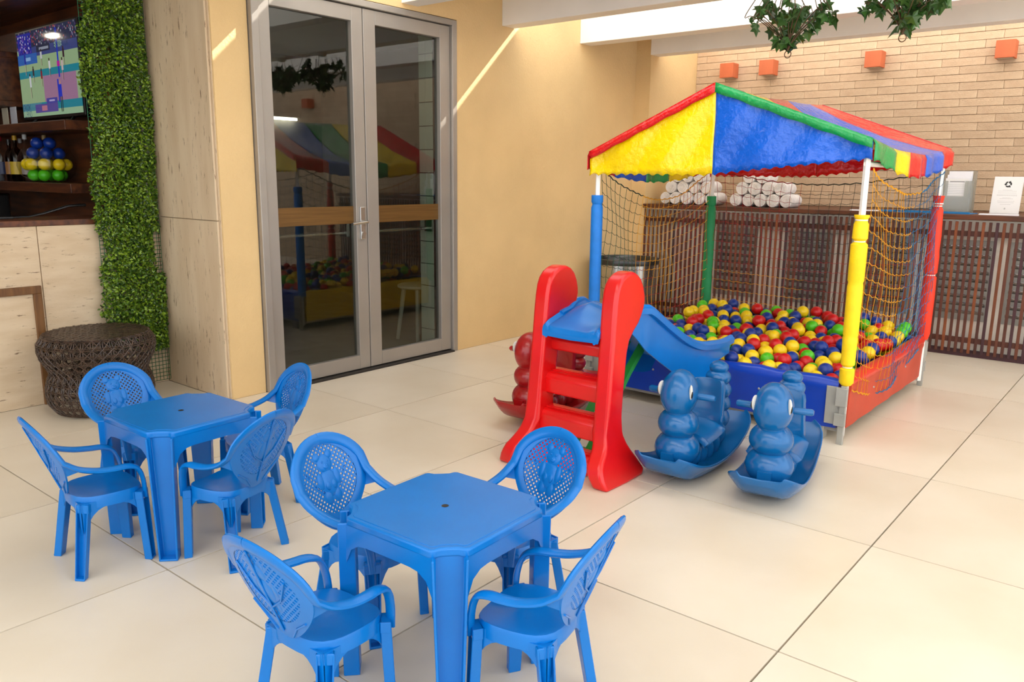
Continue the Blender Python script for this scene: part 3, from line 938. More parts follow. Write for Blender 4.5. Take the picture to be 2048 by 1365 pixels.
# ------------------------------------------------------------------ ball pit
PX0, PX1, PY0, PY1 = -2.05, -0.49, -1.54, 0.01
pit = thing('ball_pit', 'square ball pit with vinyl sides, rope nets and a striped tent roof', 'ball pit', (PX0, PY0, 0))
LX, LY = PX1 - PX0, PY1 - PY0
def panel(p0, p1, nrm, m, mroll, name):
    """padded side from p0 to p1 (2-D), outward normal nrm."""
    d = Vector((p1[0] - p0[0], p1[1] - p0[1]))
    L = d.length
    d.normalize()
    n_ = Vector(nrm)
    prof = [(-.03, .075), (.012, .075), (.014, .2), (.016, .262), (.022, .285), (.02, .315), (.005, .335), (-.02, .338), (-.04, .325), (-.045, .28), (-.03, .25)]
    vs = []
    K = 14
    for i in range(K + 1):
        s = i / K * L
        sag = .006 * math.sin(i * 2.1) 
        for (o, z) in prof:
            q = Vector(p0) + d * s + n_ * (o + (sag * .6 if o > 0 else 0))
            vs.append((q.x, q.y, z + (sag if z > .3 else 0)))
    n2 = len(prof)
    fs = [(i * n2 + j, i * n2 + (j + 1) % n2, (i + 1) * n2 + (j + 1) % n2, (i + 1) * n2 + j) for i in range(K) for j in range(n2)]
    fs += [tuple(range(n2)), tuple(K * n2 + j for j in range(n2))]
    o = MB().add(vs, fs).build(name, m, pit, smooth=50)
    for s in (.28, .72):
        q = Vector(p0) + d * s * L + n_ * .016
        MB().ell((q.x, q.y, .215), (.007, .007, .007), 8, 6).build('stud', m_greymetal, o)
panel((.03, 0), (LX - .03, 0), (0, -1), m_vblue, m_vblue, 'front_panel')
panel((.03, LY), (LX - .03, LY), (0, 1), m_vblue, m_vblue, 'back_panel')
panel((0, .03), (0, LY - .03), (-1, 0), FAB['yellow'], m_vred, 'side_panel')
panel((LX, .03), (LX, LY - .03), (1, 0), m_vora, m_vred, 'side_panel')
MB().tube([(LX - .012, .04, .318), (LX - .004, LY * .5, .312), (LX - .012, LY - .04, .318)], .036, 12).build('side_bolster', m_vred, pit)
MB().box(0.02, LX - .02, .02, LY - .02, .05, .07).build('pit_base', m_greymetal, pit, smooth=0)
posts = {'blue': (0, 0), 'yellow': (LX, 0), 'green': (0, LY), 'red': (LX, LY)}
sleeves = {'yellow': (.31, 1.175, [(.31, .024), (.325, .036), (.395, .036), (.405, .02), (.42, .034), (.53, .036), (.555, .037), (.565, .034), (.575, .037), (.82, .038), (.84, .035), (.85, .039), (1.03, .04), (1.045, .024), (1.06, .037), (1.13, .035), (1.15, .026), (1.165, .036), (1.175, .036)]),
           'blue': (.30, 1.235, [(.30, .034), (.9, .036), (1.16, .036), (1.18, .029), (1.195, .036), (1.235, .036)]),
           'green': (.30, 1.21, [(.30, .036), (.9, .037), (1.12, .036), (1.135, .029), (1.15, .035), (1.21, .035)]),
           'red': (.32, 1.25, [(.32, .03), (.36, .04), (.6, .042), (.73, .04), (.745, .026), (.76, .04), (.86, .042), (.9, .038), (1.0, .04), (1.16, .034), (1.185, .022), (1.2, .026), (1.25, .034)])}
for cn_, (x, y) in posts.items():
    p = MB().tube([(x, y, .04), (x, y, 1.46)], .0165, 4, upv=(1, 1, 0)).build('pole', m_white, pit, smooth=0)
    pr_ = sleeves[cn_][2]
    wob = [(x + .006 * math.sin(z * 9), y + .006 * math.cos(z * 7)) for z in [0]]
    MB().lathe([(r, z) for z, r in pr_], 20, (x, y, 0)).build('foam_sleeve', FOAM[cn_], p)
    for z, r in pr_:
        if r < .027 and z > .35:
            MB().tube([(x + (r + .001) * math.cos(2 * PI * j / 16), y + (r + .001) * math.sin(2 * PI * j / 16), z) for j in range(16)], .004, 5, closed=True).build('cable_tie', m_white, p)
    ox = -1 if x == 0 else 1
    oy = -1 if y == 0 else 1
    lg = MB().box(x + ox * .005 - .016, x + ox * .005 + .016, y + oy * .03 - .01, y + oy * .03 + .01, 0, .31).build('corner_leg', m_greymetal, pit, smooth=0, bevel=.003)
    h = MB()
    h.box(x - ox * .085, x - ox * .0, y + oy * .022, y + oy * .028, .10, .30)
    h.box(x - ox * .03, x + ox * .026, y + oy * .028, y + oy * .05, .205, .30).box(x - ox * .03, x + ox * .026, y + oy * .028, y + oy * .05, .10, .165)
    h.build('hinge_plate', m_greymetal, lg, smooth=0, bevel=.002)
    MB().box(x - ox * .13 - .04, x - ox * .13 + .04, y - oy * .03 - .03, y - oy * .03 + .03, 0, .078).build('foot_block', m_greymetal, lg, smooth=0, bevel=.005)

# nets
def net(name, org, ax, L, nc, zb, ztops, cols, bulge, nrm, rows=15):
    """cords from a bottom line to a sagging top line; cols(u,v) -> cord colour index."""
    names = ['green', 'yellow', 'red', 'blue', 'dark']
    def P(u, v):
        zt = ztops(u)
        bl = bulge * math.sin(PI * u) * math.sin(PI * min(1, v * 1.05)) + .010 * math.sin(u * 17 + v * 9)
        wv = .012 * math.sin(v * 11 + u * 5)
        return Vector(org) + Vector(ax) * (u * L + wv) + Vector(nrm) * bl + Vector((0, 0, zb(u) + (zt - zb(u)) * v))
    b = MB()
    for i in range(nc + 1):
        u = i / nc
        b.tube([P(u, v / 14) for v in range(15)], .0017, 3, cap=False, mi=cols(u, .5, 0))
    for j in range(rows + 1):
        v = j / rows
        for i in range(nc):
            b.tube([P(i / nc, v), P((i + .5) / nc, v - .008), P((i + 1) / nc, v)], .0017 if 0 < j < rows else .004, 3, cap=False, mi=cols((i + .5) / nc, v, 1))
    return b.build(name, [CORD[k] for k in names], pit, smooth=0, fix=False)
net('rope_net', (0, .04, 0), (0, 1, 0), LY - .08, 24, lambda u: .30, lambda u: 1.40 - .20 * math.sin(PI * u),
    lambda u, v, h: (0 if u < .3 else 1 if u < .68 else 2) if not h else (4 if u < .35 and v > .3 else 1 if (u + v) > .9 else 2), -.03, (1, 0, 0))
net('rope_net', (.04, LY, 0), (1, 0, 0), LX - .08, 21, lambda u: .30, lambda u: 1.40 - .09 * math.sin(PI * u),
    lambda u, v, h: (2 if u < .45 else 4) if not h else (1 if v < .35 and u < .5 else 2 if (u < .4 or v < .5) else 4), .03, (0, 1, 0))
net('rope_net', (LX + .02, .04, 0), (0, 1, 0), LY - .08, 22, lambda u: .27 - .13 * math.sin(PI * min(1, u * 1.15 + .02)) + .02, lambda u: 1.40 - .13 * math.sin(PI * u),
    lambda u, v, h: 1 if (u < .62 - (1 - v) * .35) else 3, .035, (1, 0, 0))

# tent roof
CF = Vector((0, 0, 0))
AX, AZ = LX / 2 - .02, 1.83
EL, ER = (-.04, 1.478), (LX + .03, 1.525)
FY, BY = -.03, LY + .03
RC = random.Random(2)
def gable(x0, x1, y, m, name, sgn, bot=None):
    def fn(u, v):
        x = x0 + (x1 - x0) * u
        if x < AX: zt = EL[1] + (AZ - EL[1]) * (x - EL[0]) / (AX - EL[0])
        else: zt = ER[1] + (AZ - ER[1]) * (ER[0] - x) / (ER[0] - AX)
        s = (x - EL[0]) / (ER[0] - EL[0])
        zb = 1.35 + .085 * max(0, s - .45) / .55 + (.016 * abs(math.sin(s * PI * 26)))
        z = zb + (zt - zb) * v
        yy = y + sgn * (.012 * math.sin(x * 9 + z * 7) * (1 - v) + .008 * math.sin(x * 23 - z * 15) * v * (1 - v) * 4)
        return (x, yy, z)
    return MB().grid(fn, 52, 10).build(name, m, pit, smooth=180, solid=.002)
gable(EL[0], AX, FY, FAB['yellow'], 'gable_panel', -1)
gable(AX, ER[0], FY, FAB['blue'], 'gable_panel', -1)
gable(EL[0], AX, BY, FAB['red'], 'gable_panel', 1)
gable(AX, ER[0], BY, FAB['red'], 'gable_panel', 1)
def slope(side, t0, t1, m, first, last):
    e = EL if side < 0 else ER
    def fn(u, v):        # u: front to back within the stripe, v: ridge to eave (then the valance)
        t = t0 + (t1 - t0) * u
        y = FY - .012 + (BY - FY + .024) * t
        sag = -.12 * math.sin(PI * t)
        if v <= .8:
            q = v / .8
            x = AX + (e[0] - AX) * q
            z = AZ + .012 + (e[1] - AZ) * q + sag * math.sin(PI * (.06 + .8 * q)) + .004 * math.sin(q * 21 + t * 13) * math.sin(PI * t)
        else:
            q = (v - .8) / .2
            x = e[0] + side * (.012 + .01 * math.sin(t * 40))
            z = e[1] + .012 + sag * .43 - q * (.105 + .03 * math.sin(PI * t) - .014 * abs(math.sin(t * PI * 14)) * (q > .9))
        return (x, y, z)
    b = MB().grid(fn, 12, 25)
    if first or last:    # edge of the cover folded down over the gable frame
        t = 0 if first else 1
        def fe(u, v):
            p = fn(t, v * .8)
            return (p[0], p[1] - (.004 if first else -.004), p[2] + .004 - .05 * u - .003 * math.sin(v * 30) * u)
        b.grid(fe, 2, 24)
    return b.build('roof_stripe', m, pit, smooth=180, solid=.002)
for side, order in ((-1, ('red', 'blue', 'green', 'yellow', 'red')), (1, ('green', 'yellow', 'red', 'blue', 'red'))):
    ts = (0, .2, .42, .62, .84, 1) if side < 0 else (0, .22, .42, .62, .86, 1)
    for k, c in enumerate(order):
        slope(side, ts[k], ts[k + 1], FAB[c], k == 0, k == 4)
b = MB()
for y in (FY + .055, BY - .055):
    b.tube([(0, y, 1.44), (AX, y, AZ - .04), (LX, y, 1.475)], .012, 8)
b.tube([(AX, FY + .02, AZ - .06), (AX, BY - .02, AZ - .06)], .012, 8)
for x, z in ((0, 1.40), (LX, 1.42)):
    b.tube([(x, FY + .02, z), (x, BY - .02, z)], .014, 8)
b.build('roof_frame', m_white, pit)

# balls: jittered layer, relaxed so that they touch but do not overlap
rb = .0405
nx, ny = 17, 17
gx = np.linspace(PX0 + .11, PX1 - .10, nx)
gy = np.linspace(PY0 + .095, PY1 - .085, ny)
P = np.array([(x + (.03 if j % 2 else -.0), y, 0) for j, y in enumerate(gy) for x in gx])
P[:, :2] += rng.uniform(-.028, .028, (len(P), 2))
tx = (P[:, 0] - PX0) / (PX1 - PX0)
ty = (P[:, 1] - PY0) / (PY1 - PY0)
surf = lambda tx, ty: .305 + .075 * ty + .05 * np.exp(-((tx - .1) ** 2 + (ty - .95) ** 2) * 5) - .02 * np.sin(tx * 7) * ty
P[:, 2] = surf(tx, ty) + rng.uniform(-.028, .028, len(P))
for it in range(120):
    D = P[:, None] - P[None]
    d = np.sqrt((D ** 2).sum(-1)) + np.eye(len(P))
    ov = np.clip(2 * rb - d, 0, None) * (1 - np.eye(len(P)))
    P += (D / d[..., None] * ov[..., None] * .35).sum(1)
    P[:, 0] = np.clip(P[:, 0], PX0 + .10, PX1 - .092)
    P[:, 1] = np.clip(P[:, 1], PY0 + .095, PY1 - .095)
    tgt = surf((P[:, 0] - PX0) / (PX1 - PX0), (P[:, 1] - PY0) / (PY1 - PY0))
    P[:, 2] = np.clip(P[:, 2], tgt - .045, tgt + .055)
bd = {}
cols4 = ['yellow', 'red', 'blue', 'green']
wts = [.34, .26, .22, .18]
for p in P:
    c = random.choices(cols4, wts)[0]
    if c not in bd:
        o = MB().ell((0, 0, 0), (rb, rb, rb), 18, 11).build('plastic_ball', BALL[c], smooth=180)
        bd[c] = o.data
    else:
        o = obj('plastic_ball', bd[c])
    o.location = p
    tag(o, '%s plastic ball lying in the ball pit' % c, 'ball', '%s balls in the ball pit' % c)
b = MB()
for x in np.linspace(PX0 + .09, PX1 - .07, 18):
    for y in np.linspace(PY0 + .09, PY1 - .085, 18):
        z = surf((x - PX0) / (PX1 - PX0), (y - PY0) / (PY1 - PY0)) - .142
        b.ell((x - PX0 + random.uniform(-.01, .01), y - PY0 + random.uniform(-.01, .01), z + random.uniform(-.02, .012)), (rb, rb, rb), 8, 6, mi=random.choices(range(4), wts)[0])
lo = b.build('lower_balls', [BALL[c] for c in cols4], pit, smooth=180)
lo['kind'] = 'stuff'
# ------------------------------------------------------------------ children's chairs
TL = math.radians(24)
def B(u, v, o=0.0):
    return Vector((u, -.13 - v * math.sin(TL) + 1.1 * u * u + o * math.cos(TL), .272 + v * math.cos(TL) + o * math.sin(TL)))
def outl(th):
    c, s_ = math.cos(th), math.sin(th)
    return (.150 * c * (1 - .38 * max(0, -s_) ** 1.5), .170 + (.122 if s_ > 0 else .175) * s_)
def inl(th, k=1.0):
    return (.116 * math.cos(th) * k * (1 - .10 * max(0, -math.sin(th))), .163 + .114 * math.sin(th) * k)
BEAR = [(a * .9, .155 + (b_ - .17) * .9, c * .9, d * .9) for a, b_, c, d in [(0, .232, .034, .033), (-.029, .262, .015, .015), (.029, .262, .015, .015), (0, .165, .036, .05), (-.04, .178, .014, .03), (.04, .178, .014, .03), (-.022, .115, .017, .026), (.022, .115, .017, .026)]]
def in_bear(u, v):
    return any(((u - a) / (c * 1.12)) ** 2 + ((v - b_) / (d * 1.12)) ** 2 < 1 for a, b_, c, d in BEAR)
def channel(b, p0, p1, out, w0, w1, d, t=.005, cap=True):
    """U-shaped leg open towards 'out', from p0 (top) to p1 (floor)."""
    e = Vector((out[0], out[1], 0)).normalized()
    f = Vector((-e.y, e.x, 0))
    def sec(p, w):
        q = [(-w / 2, d / 2), (-w / 2, -d / 2), (w / 2, -d / 2), (w / 2, d / 2), (w / 2 - t, d / 2), (w / 2 - t, -d / 2 + t), (-w / 2 + t, -d / 2 + t), (-w / 2 + t, d / 2)]
        return [Vector(p) + f * a + e * c for a, c in q]
    vs = sec(p0, w0) + sec(p1, w1)
    fs = [(i, (i + 1) % 8, 8 + (i + 1) % 8, 8 + i) for i in range(8)]
    fs += [(0, 1, 6, 7), (1, 2, 5, 6), (2, 3, 4, 5), (8, 9, 14, 15), (9, 10, 13, 14), (10, 11, 12, 13)]
    b.add(vs, fs)
    P1 = Vector(p1)
    P0 = Vector(p0)
    cp = [P0 + f * a + e * c for a, c in ((-w0 / 2, -d / 2), (w0 / 2, -d / 2), (w0 / 2, d / 2), (-w0 / 2, d / 2))]
    if cap:
        b.hexa([q - Vector((0, 0, .03)) for q in cp] + cp)
    pad = [P1 + f * a + e * c for a, c in ((-w1 / 2, -d / 2), (w1 / 2, -d / 2), (w1 / 2, d / 2), (-w1 / 2, d / 2))]
    b.hexa([q for q in pad] + [q + Vector((0, 0, .008)) for q in pad])
def arch(b, axis, a0, a1, c, th, ztop, zmid, zend, pw=3, n=12):
    pts = [(a0 + (a1 - a0) * i / n, zmid - (zmid - zend) * abs(2 * i / n - 1) ** pw) for i in range(n + 1)]
    b.prism(pts + [(a1, ztop), (a0, ztop)], axis, c - th / 2, c + th / 2)
def make_chair():
    t = thing('child_chair', 'x', 'chair')
    b = MB()                                         # seat
    rings = []
    for r, dz in ((0.0, -.010), (.35, -.009), (.7, -.005), (.9, 0), (1.0, .001), (1.02, -.006), (1.02, -.04), (.97, -.04), (.95, -.012), (.5, -.02)):
        ring = []
        for k in range(32):
            a = 2 * PI * k / 32
            c, s_ = math.cos(a), math.sin(a)
            q = 1 / (abs(c) ** 3.2 + abs(s_) ** 3.2) ** (1 / 3.2)
            y = .128 * s_ * q
            ring.append(((.120 if y > 0 else .120 + .04 * y) * c * q * r, .006 + y * r, .272 + dz + (-.012 * max(0, s_) ** 4 if r > .6 else 0)))
        rings.append(ring)
    vs = sum(rings, [])
    b.add(vs, [(i * 32 + k, i * 32 + (k + 1) % 32, (i + 1) * 32 + (k + 1) % 32, (i + 1) * 32 + k) for i in range(len(rings) - 1) for k in range(32)])
    arch(b, 'y', -.102, .102, .122, .005, .255, .232, .15)
    arch(b, 'y', -.11, .11, -.115, .005, .255, .232, .15)
    for sx in (-1, 1):
        arch(b, 'x', -.11, .118, sx * .113, .005, .255, .232, .15)
    b.build('seat', m_blue, t, smooth=45)
    b = MB()                                         # backrest: solid border and pierced lattice
    K = 56
    ths = [2 * PI * k / K for k in range(K)]
    for o, flip in ((.003, 0), (-.003, 1)):
        vs = []
        for th in ths:
            vs.append(B(*inl(th, .96), o))
            vs.append(B(*[(x + y) / 2 for x, y in zip(inl(th), outl(th))], o + (.003 if not flip else 0)))
            vs.append(B(*outl(th), o))
        fs = [(k * 3 + j, ((k + 1) % K) * 3 + j, ((k + 1) % K) * 3 + j + 1, k * 3 + j + 1) for k in range(K) for j in (0, 1)]
        b.add(vs, fs)
    vs = [B(*outl(th), o) for th in ths for o in (.003, -.003)]
    b.add(vs, [(2 * k, 2 * ((k + 1) % K), 2 * ((k + 1) % K) + 1, 2 * k + 1) for k in range(K)])
    p = .0128
    e1, e2 = (.7071, .7071), (-.7071, .7071)
    for i in range(-18, 19):
        for j in range(-18, 19):
            u, v = (i * e1[0] + j * e2[0]) * p, .163 + (i * e1[1] + j * e2[1]) * p
            if (u / (.116 * (1 - .10 * max(0, -(v - .163) / .114)))) ** 2 + ((v - .163) / .114) ** 2 > 1.0:
                continue
            def sq(h, o):
                return [B(u + (a * e1[0] + c * e2[0]) * h, v + (a * e1[1] + c * e2[1]) * h, o) for a, c in ((-1, -1), (1, -1), (1, 1), (-1, 1))]
            if in_bear(u, v):
                b.add(sq(p / 2, .002), [(0, 1, 2, 3)])
                b.add(sq(p / 2, -.002), [(3, 2, 1, 0)])
            else:
                hh = p * .30
                for o in (.002, -.002):
                    b.add(sq(p / 2, o) + sq(hh, o), [(k, (k + 1) % 4, 4 + (k + 1) % 4, 4 + k) for k in range(4)])
                b.add(sq(hh, .002) + sq(hh, -.002), [(k, (k + 1) % 4, 4 + (k + 1) % 4, 4 + k) for k in range(4)])
    # ribs on the rear side
    b.tube([B(0, .02, -.006), B(0, .1, -.006), B(0, .2, -.006), B(0, .28, -.006)], .003, 6)
    for sx in (-1, 1):
        b.tube([B(0, .1, -.005), B(sx * .05, .14, -.005), B(sx * .09, .21, -.005)], .003, 5)
        b.tube([B(sx * .03, .01, -.005), B(sx * .06, .05, -.005), B(sx * .1, .08, -.005)], .003, 5)
    bk = b.build('backrest', m_blue, t, smooth=40, fix=False)
    b = MB()                                         # embossed bear
    rot = Matrix.Rotation(-TL, 3, 'X') @ Matrix.Identity(3)
    rotm = Matrix(((1, 0, 0), (0, -math.sin(TL), math.cos(TL)), (0, math.cos(TL), math.sin(TL)))).transposed()
    rotm = Matrix((Vector((1, 0, 0)), Vector((0, -math.sin(TL), math.cos(TL))), Vector((0, math.cos(TL), math.sin(TL))))).transposed()
    for k, (u, v, ru, rv) in enumerate(BEAR):
        b.ell(B(u, v, .001), (ru, rv, .0045 if k not in (0, 3) else .0065), 18, 10, rotm)
    b.ell(B(0, .202, .006), (.0125, .010, .004), 12, 8, rotm)
    for sx in (-1, 1):
        b.ell(B(sx * .011, .218, .0065), (.004, .004, .002), 8, 6, rotm)
        b.ell(B(sx * .012, .142, .0055), (.011, .016, .003), 10, 6, rotm)
    b.ell(B(0, .205, .0095), (.005, .004, .002), 8, 6, rotm)
    b.build('bear_emblem', m_blue, bk, smooth=180)
    for sx in (-1, 1):                               # rim running into the armrest
        pts, ups, rr, ff = [], [], [], []
        for d in range(90, 14, -8):
            u, v = outl(math.radians(d))
            q = B(u, v, .002)
            pts.append((sx * q.x, q.y, q.z))
            ups.append((0, math.cos(TL), math.sin(TL)))
            rr.append(.019)
            ff.append(.5)
        arm = catmull([(sx * .147, -.165, .420), (sx * .148, -.115, .390), (sx * .146, -.05, .371), (sx * .142, .01, .364), (sx * .136, .06, .361), (sx * .130, .098, .345), (sx * .125, .118, .30), (sx * .120, .124, .235)], 4)
        for k, q in enumerate(arm):
            f = k / (len(arm) - 1)
            pts.append(tuple(q))
            ups.append((0, .4, 1) if f < .2 else (0, .05, 1) if f < .6 else (0, (f - .6) * 4, 1) if f < .8 else (0, 1, .1))
            rr.append(.0185 + .002 * math.sin(PI * f) - .003 * f)
            ff.append(.5)
        b = MB().tube(pts, rr, 10, upv=ups, flat=ff)
        # web between backrest side and arm
        w_ = [B(*outl(math.radians(d)), 0) for d in (14, -4, -22, -40)]
        a2 = [Vector((sx * abs(q[0]), q[1], q[2])) for q in pts[10:18]]
        w_ = [Vector((sx * q.x, q.y, q.z)) for q in w_]
        b.add([w_[0], w_[1], w_[2], a2[1], a2[3], a2[5]], [(0, 1, 3), (1, 4, 3), (1, 2, 4), (2, 5, 4)])
        b.build('armrest', m_blue, t, smooth=50, fix=False)
    for sx in (-1, 1):
        for sy, top, bot in ((1, (.112, .112, .258), (.118, .124, 0)), (-1, (.102, -.098, .252), (.130, -.140, 0))):
            b = MB()
            channel(b, (sx * top[0], top[1], top[2]), (sx * bot[0], bot[1], 0), (sx, sy), .054 if sy > 0 else .048, .038, .03)
            b.build('leg', m_blue, t, smooth=0, bevel=.002, seg=1)
    return t
CH = [((-2.06, -4.587), (.12, .99), 'blue bear-back child chair, table by the rattan stool, facing the door wall corner'),
      ((-2.45, -4.25), (1, .08), 'blue bear-back child chair standing directly in front of the rattan stool'),
      ((-2.10, -3.935), (-.22, -1), 'blue bear-back child chair standing nearest the glass double door'),
      ((-1.761, -4.264), (-.97, -.24), 'blue bear-back child chair, table by the rattan stool, back to the other table'),
      ((-0.77, -4.61), (-.04, .99), 'blue bear-back child chair, scuffed table, facing the red slide'),
      ((-1.024, -4.244), (1, .14), 'blue bear-back child chair at the scuffed table, back towards the other table'),
      ((-0.735, -3.935), (-.14, -1), 'blue bear-back child chair standing closest to the red slide ladder'),
      ((-0.398, -4.257), (-.975, -.2), 'blue bear-back child chair at the scuffed table, facing the bar')]
ch0 = make_chair()
for k, ((x, y), d, lb) in enumerate(CH):
    o = ch0 if k == 0 else copy_tree(ch0)
    o.location = (x, y, 0)
    o.scale = (.97, .87, 1)
    o.rotation_euler = (0, 0, math.atan2(-d[0], d[1]))
    tag(o, lb, 'chair', "children's chairs around the blue tables")

# ------------------------------------------------------------------ tables
def make_table():
    t = thing('child_table', 'x', 'table')
    h = .2165
    q = [(h - .070, h), (h - .060, h - .006), (h - .055, h - .024), (h - .044, h - .036), (h - .036, h - .044), (h - .024, h - .055), (h - .006, h - .060), (h, h - .070)]
    out = []
    for r in range(4):
        c, s_ = [(1, 0), (0, 1), (-1, 0), (0, -1)][r]
        for (x, y) in q:
            out.append((x * c + y * s_, -x * s_ + y * c))
    out = out[::-1]
    b = MB().prism(out, 'z', .446, .470)
    b.build('table_top', m_blue, t, smooth=40, bevel=.006, seg=3)
    MB().prism([(x * .93, y * .93) for x, y in out], 'z', .469, .4715).build('top_inset', m_blue, t, smooth=40, bevel=.001)
    MB().lathe([(.007, .4712), (.010, .4722), (.010, .4716)], 14).build('parasol_hole', m_black, t)
    b = MB()
    for s_ in (-1, 1):
        arch(b, 'y', -h + .055, h - .055, s_ * (h - .004), .006, .45, .405, .33, 7)
        arch(b, 'x', -h + .055, h - .055, s_ * (h - .004), .006, .45, .405, .33, 7)
    b.build('apron', m_blue, t, smooth=40)
    for sx in (-1, 1):
        for sy in (-1, 1):
            b = MB()
            channel(b, (sx * (h - .032), sy * (h - .032), .452), (sx * (h - .034), sy * (h - .034), 0), (sx, sy), .090, .064, .044, .007, False)
            b.build('leg', m_blue, t, smooth=0, bevel=.003)
    return t
tb0 = make_table()
for k, (x, y, rz, lb) in enumerate([(-2.058, -4.277, .03, 'square blue plastic child table near the rattan stool and pillar'), (-0.69, -4.267, .03, 'square blue plastic child table with scuffed top, further from the bar')]):
    o = tb0 if k == 0 else copy_tree(tb0)
    o.location = (x, y, 0)
    o.rotation_euler = (0, 0, rz)
    tag(o, lb, 'table', 'blue child tables')

# ------------------------------------------------------------------ slide
sl = thing('toddler_slide', 'red and blue plastic toddler slide leading into the ball pit', 'slide', (-1.34, -2.72, 0))
side = [(-.205, 0), (.10, 0), (.115, .05), (.07, .12), (.035, .19), (.03, .30), (.05, .5), (.075, .62), (.15, .69), (.195, .76), (.20, .82), (.165, .895), (.10, .932), (.03, .925), (-.025, .885), (-.05, .80), (-.065, .62), (-.085, .4), (-.105, .22), (-.14, .15), (-.20, .10), (-.215, .05)]
side = [tuple(q)[:2] for q in [(v.x, v.y) for v in catmull([(a, c, 0) for a, c in side], 2)]]
for sx in (-1, 1):
    def shr(v):
        z = v[2]
        return (v[0] + sx * (.198 - .015 * z + .075 * max(0, (.26 - z) / .26) ** 1.6), v[1], z)
    r_ = MB().prism(side, 'x', -.040, .040, shear=shr).build('side_rail', m_red, sl, smooth=50, bevel=.016, seg=3)
for z, hgt, w_ in ((.09, .085, .19), (.262, .10, .175), (.435, .10, .165), (.61, .07, .16)):
    y = -.07 + .13 * z / .66
    pf = [(y - .055, z - hgt), (y + .05, z - hgt), (y + .055, z - .01), (y + .04, z + .012), (y - .04, z + .004), (y - .062, z - .022)]
    s_ = MB().prism(pf, 'x', -w_ - .01, w_ + .01).build('step', m_red, sl, smooth=40, bevel=.010, seg=3)
    if z < .5:
        for k in range(3):
            MB().tube([(-w_ * .85, y - .02 + .02 * k, z + .008), (w_ * .85, y - .02 + .02 * k, z + .008)], .003, 6).build('grip_rib', m_red, s_)
path = catmull([(0, -.075, .632), (0, -.06, .655), (0, .0, .675), (0, .10, .70), (0, .20, .695), (0, .33, .635), (0, .5, .54), (0, .7, .44), (0, .88, .385), (0, 1.08, .372), (0, 1.23, .392)], 4)
vs = []
for k, q in enumerate(path):
    y, z = q.y, q.z
    f = min(1, max(0, (y - .12) / .18))
    W2 = .148 + .052 * f
    hw = .012 + .075 * f * (1 if y < 1.0 else 1 - (y - 1.0) * 1.2)
    bul = .075 * math.exp(-((y - .11) / .11) ** 2)
    sk = .02 + .10 * f
    if y > .98: sk = max(.018, sk - (y - .98) * 1.0)
    sec = [(-.92, -sk), (-.94, hw - .028), (-1.05, hw - .024), (-1.06, hw + .004), (-.96, hw + .018), (-.86, hw), (-.80, .018), (-.6, .004 + bul * .5), (0, bul), (.6, .004 + bul * .5), (.80, .018), (.86, hw), (.96, hw + .018), (1.06, hw + .004), (1.05, hw - .024), (.94, hw - .028), (.92, -sk), (.88, -sk), (.84, -.012), (0, -.016), (-.84, -.012), (-.88, -sk)]
    vs += [(a * W2, y, z + c) for a, c in sec]
n_ = 22
K = len(path)
fs = [(i * n_ + j, i * n_ + (j + 1) % n_, (i + 1) * n_ + (j + 1) % n_, (i + 1) * n_ + j) for i in range(K - 1) for j in range(n_)]
fs += [tuple(range(n_)), tuple((K - 1) * n_ + j for j in range(n_))]
chute = MB().add(vs, fs).build('chute', m_blue3, sl, smooth=50)
MB().box(-.12, .12, 1.02, 1.20, .345, .366).build('chute_end_skirt', m_blue3, chute, smooth=0, bevel=.008)
for s_ in (-1, 1):
    MB().tube([(s_ * .945 * (.148 + .052 * min(1, max(0, (q.y - .12) / .18))), q.y, q.z + .018 + .075 * min(1, max(0, (q.y - .12) / .18)) * (1 if q.y < 1.0 else 1 - (q.y - 1.0) * 1.2)) for q in path[10:]], .016, 8).build('rolled_rim', m_blue3, chute)
b = MB()
for s_ in (-1, 1):
    b.tube([(s_ * .05, .53, .545), (s_ * .05, .36, .40), (s_ * .05, .10, .13), (s_ * .05, .03, .06)], .02, 4, upv=(1, 0, 0), flat=1.2)
b.box(-.2, .2, .0, .06, .03, .075)
b.build('support_strut', m_green, sl, smooth=40)

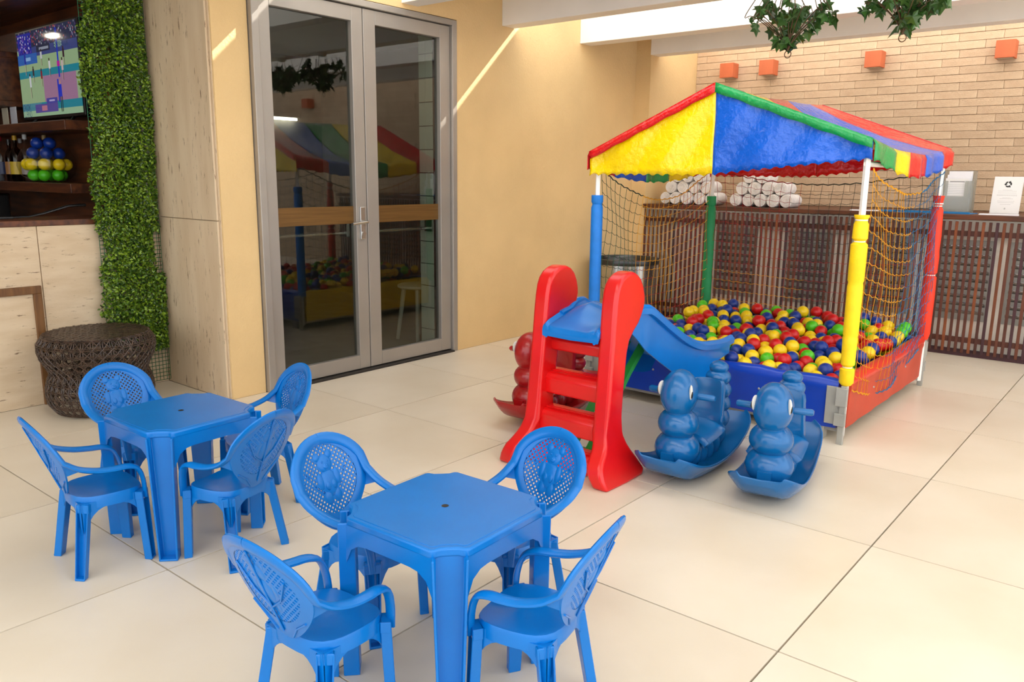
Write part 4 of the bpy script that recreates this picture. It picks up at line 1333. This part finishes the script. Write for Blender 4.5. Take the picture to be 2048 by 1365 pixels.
# ------------------------------------------------------------------ caterpillar rockers
def make_rocker(m, name):
    t = thing('caterpillar_rocker', 'x', 'rocking toy')
    vs = []
    N = 26
    for i in range(N + 1):
        s_ = -1 + 2 * i / N
        a = abs(s_)
        y = .40 * s_
        zt = .05 + (.10 if s_ < 0 else .14) * a ** 2.2
        w_ = .15 * (1 - .38 * a ** 12)
        zb = (.09 if s_ < 0 else .13) * a ** 2.6 + .03 * a ** 8
        lip = .024
        for x, z in ((-w_, zt + lip), (-w_ * .84, zt + .004), (0, zt), (w_ * .84, zt + .004), (w_, zt + lip), (w_ * 1.01, zt + lip - .016), (w_ * .70, zb + .012), (w_ * .55, zb), (-w_ * .55, zb), (-w_ * .70, zb + .012), (-w_ * 1.01, zt + lip - .016)):
            vs.append((x, y, z))
    n_ = 11
    fs = [(i * n_ + j, i * n_ + (j + 1) % n_, (i + 1) * n_ + (j + 1) % n_, (i + 1) * n_ + j) for i in range(N) for j in range(n_)]
    fs += [tuple(range(n_)), tuple(N * n_ + j for j in range(n_))]
    MB().add(vs, fs).build('rocker_base', m, t, smooth=60, bevel=.010, seg=3)
    b = MB()
    for y, z, r, rz_ in ((-.205, .15, .102, .085), (-.205, .265, .092, .075), (-.12, .105, .08, .08), (-.045, .092, .08, .08), (.03, .09, .08, .08), (.10, .10, .082, .08), (.165, .135, .082, .078), (.205, .195, .078, .062), (.222, .265, .074, .052), (.232, .33, .070, .05), (.238, .39, .062, .044), (.24, .438, .047, .034)):
        b.ell((0, y, z), (r, r * (1 if abs(y) > .19 else .62), rz_), 22, 14)
    b.box(-.028, .028, -.315, -.27, .09, .15)
    b.build('segmented_body', m, t, smooth=60)
    hd_ = MB().ell((0, -.212, .405), (.083, .09, .108), 26, 16, Matrix.Rotation(-.18, 3, 'X')).ell((0, -.215, .325), (.055, .06, .03), 18, 10).build('head', m, t, smooth=180)
    for sx in (-1, 1):
        rt_ = Matrix.Rotation(sx * .95, 3, 'Z') 
        e = MB().ell((sx * .069, -.247, .425), (.009, .021, .034), 16, 10, Matrix.Rotation(sx * .5, 3, 'Z')).build('eye', m_wpl, hd_, smooth=180)
        MB().ell((sx * .0775, -.256, .419), (.006, .010, .018), 12, 8, Matrix.Rotation(sx * .5, 3, 'Z')).build('pupil', m_black, e, smooth=180)
        MB().tube([(sx * .05, -.19, .398), (sx * .15, -.185, .398), (sx * .158, -.185, .398)], [.015, .015, .010], 12).build('handle', m, hd_)
    def saddle(u, v):
        x = (-1 + 2 * u)
        pts = [(-.135, .178), (-.12, .172), (-.03, .178), (.04, .186), (.085, .20), (.115, .26), (.14, .385), (.146, .40)]
        k = min(len(pts) - 1.001, v * (len(pts) - 1))
        i = int(k)
        f = k - i
        y = pts[i][0] + (pts[i + 1][0] - pts[i][0]) * f
        z = pts[i][1] + (pts[i + 1][1] - pts[i][1]) * f
        w_ = .10 if v < .6 else .10 - .03 * (v - .6) / .4
        return (x * w_, y - .012 * x * x * (v > .6), z + (-.028 * abs(x) ** 4 if v < .6 else 0))
    MB().grid(saddle, 12, 24).build('saddle', m, t, smooth=60, solid=.028, bevel=.008, offset=-1)
    return t
r0 = make_rocker(m_blue2, 'blue')
r1 = copy_tree(r0)
rr_ = make_rocker(m_red2, 'red')
for o, x, y, rz, lb in ((r0, -.905, -2.36, .06, 'blue caterpillar rocking toy standing next to the red slide ladder'), (r1, -.525, -2.31, .2, 'blue caterpillar rocking toy standing further from the red slide ladder'), (rr_, -1.93, -2.13, .03, 'dark red caterpillar rocking toy behind the slide ladder')):
    o.location = (x, y, 0)
    o.rotation_euler = (0, 0, rz)
    tag(o, lb, 'rocking toy', 'caterpillar rockers')
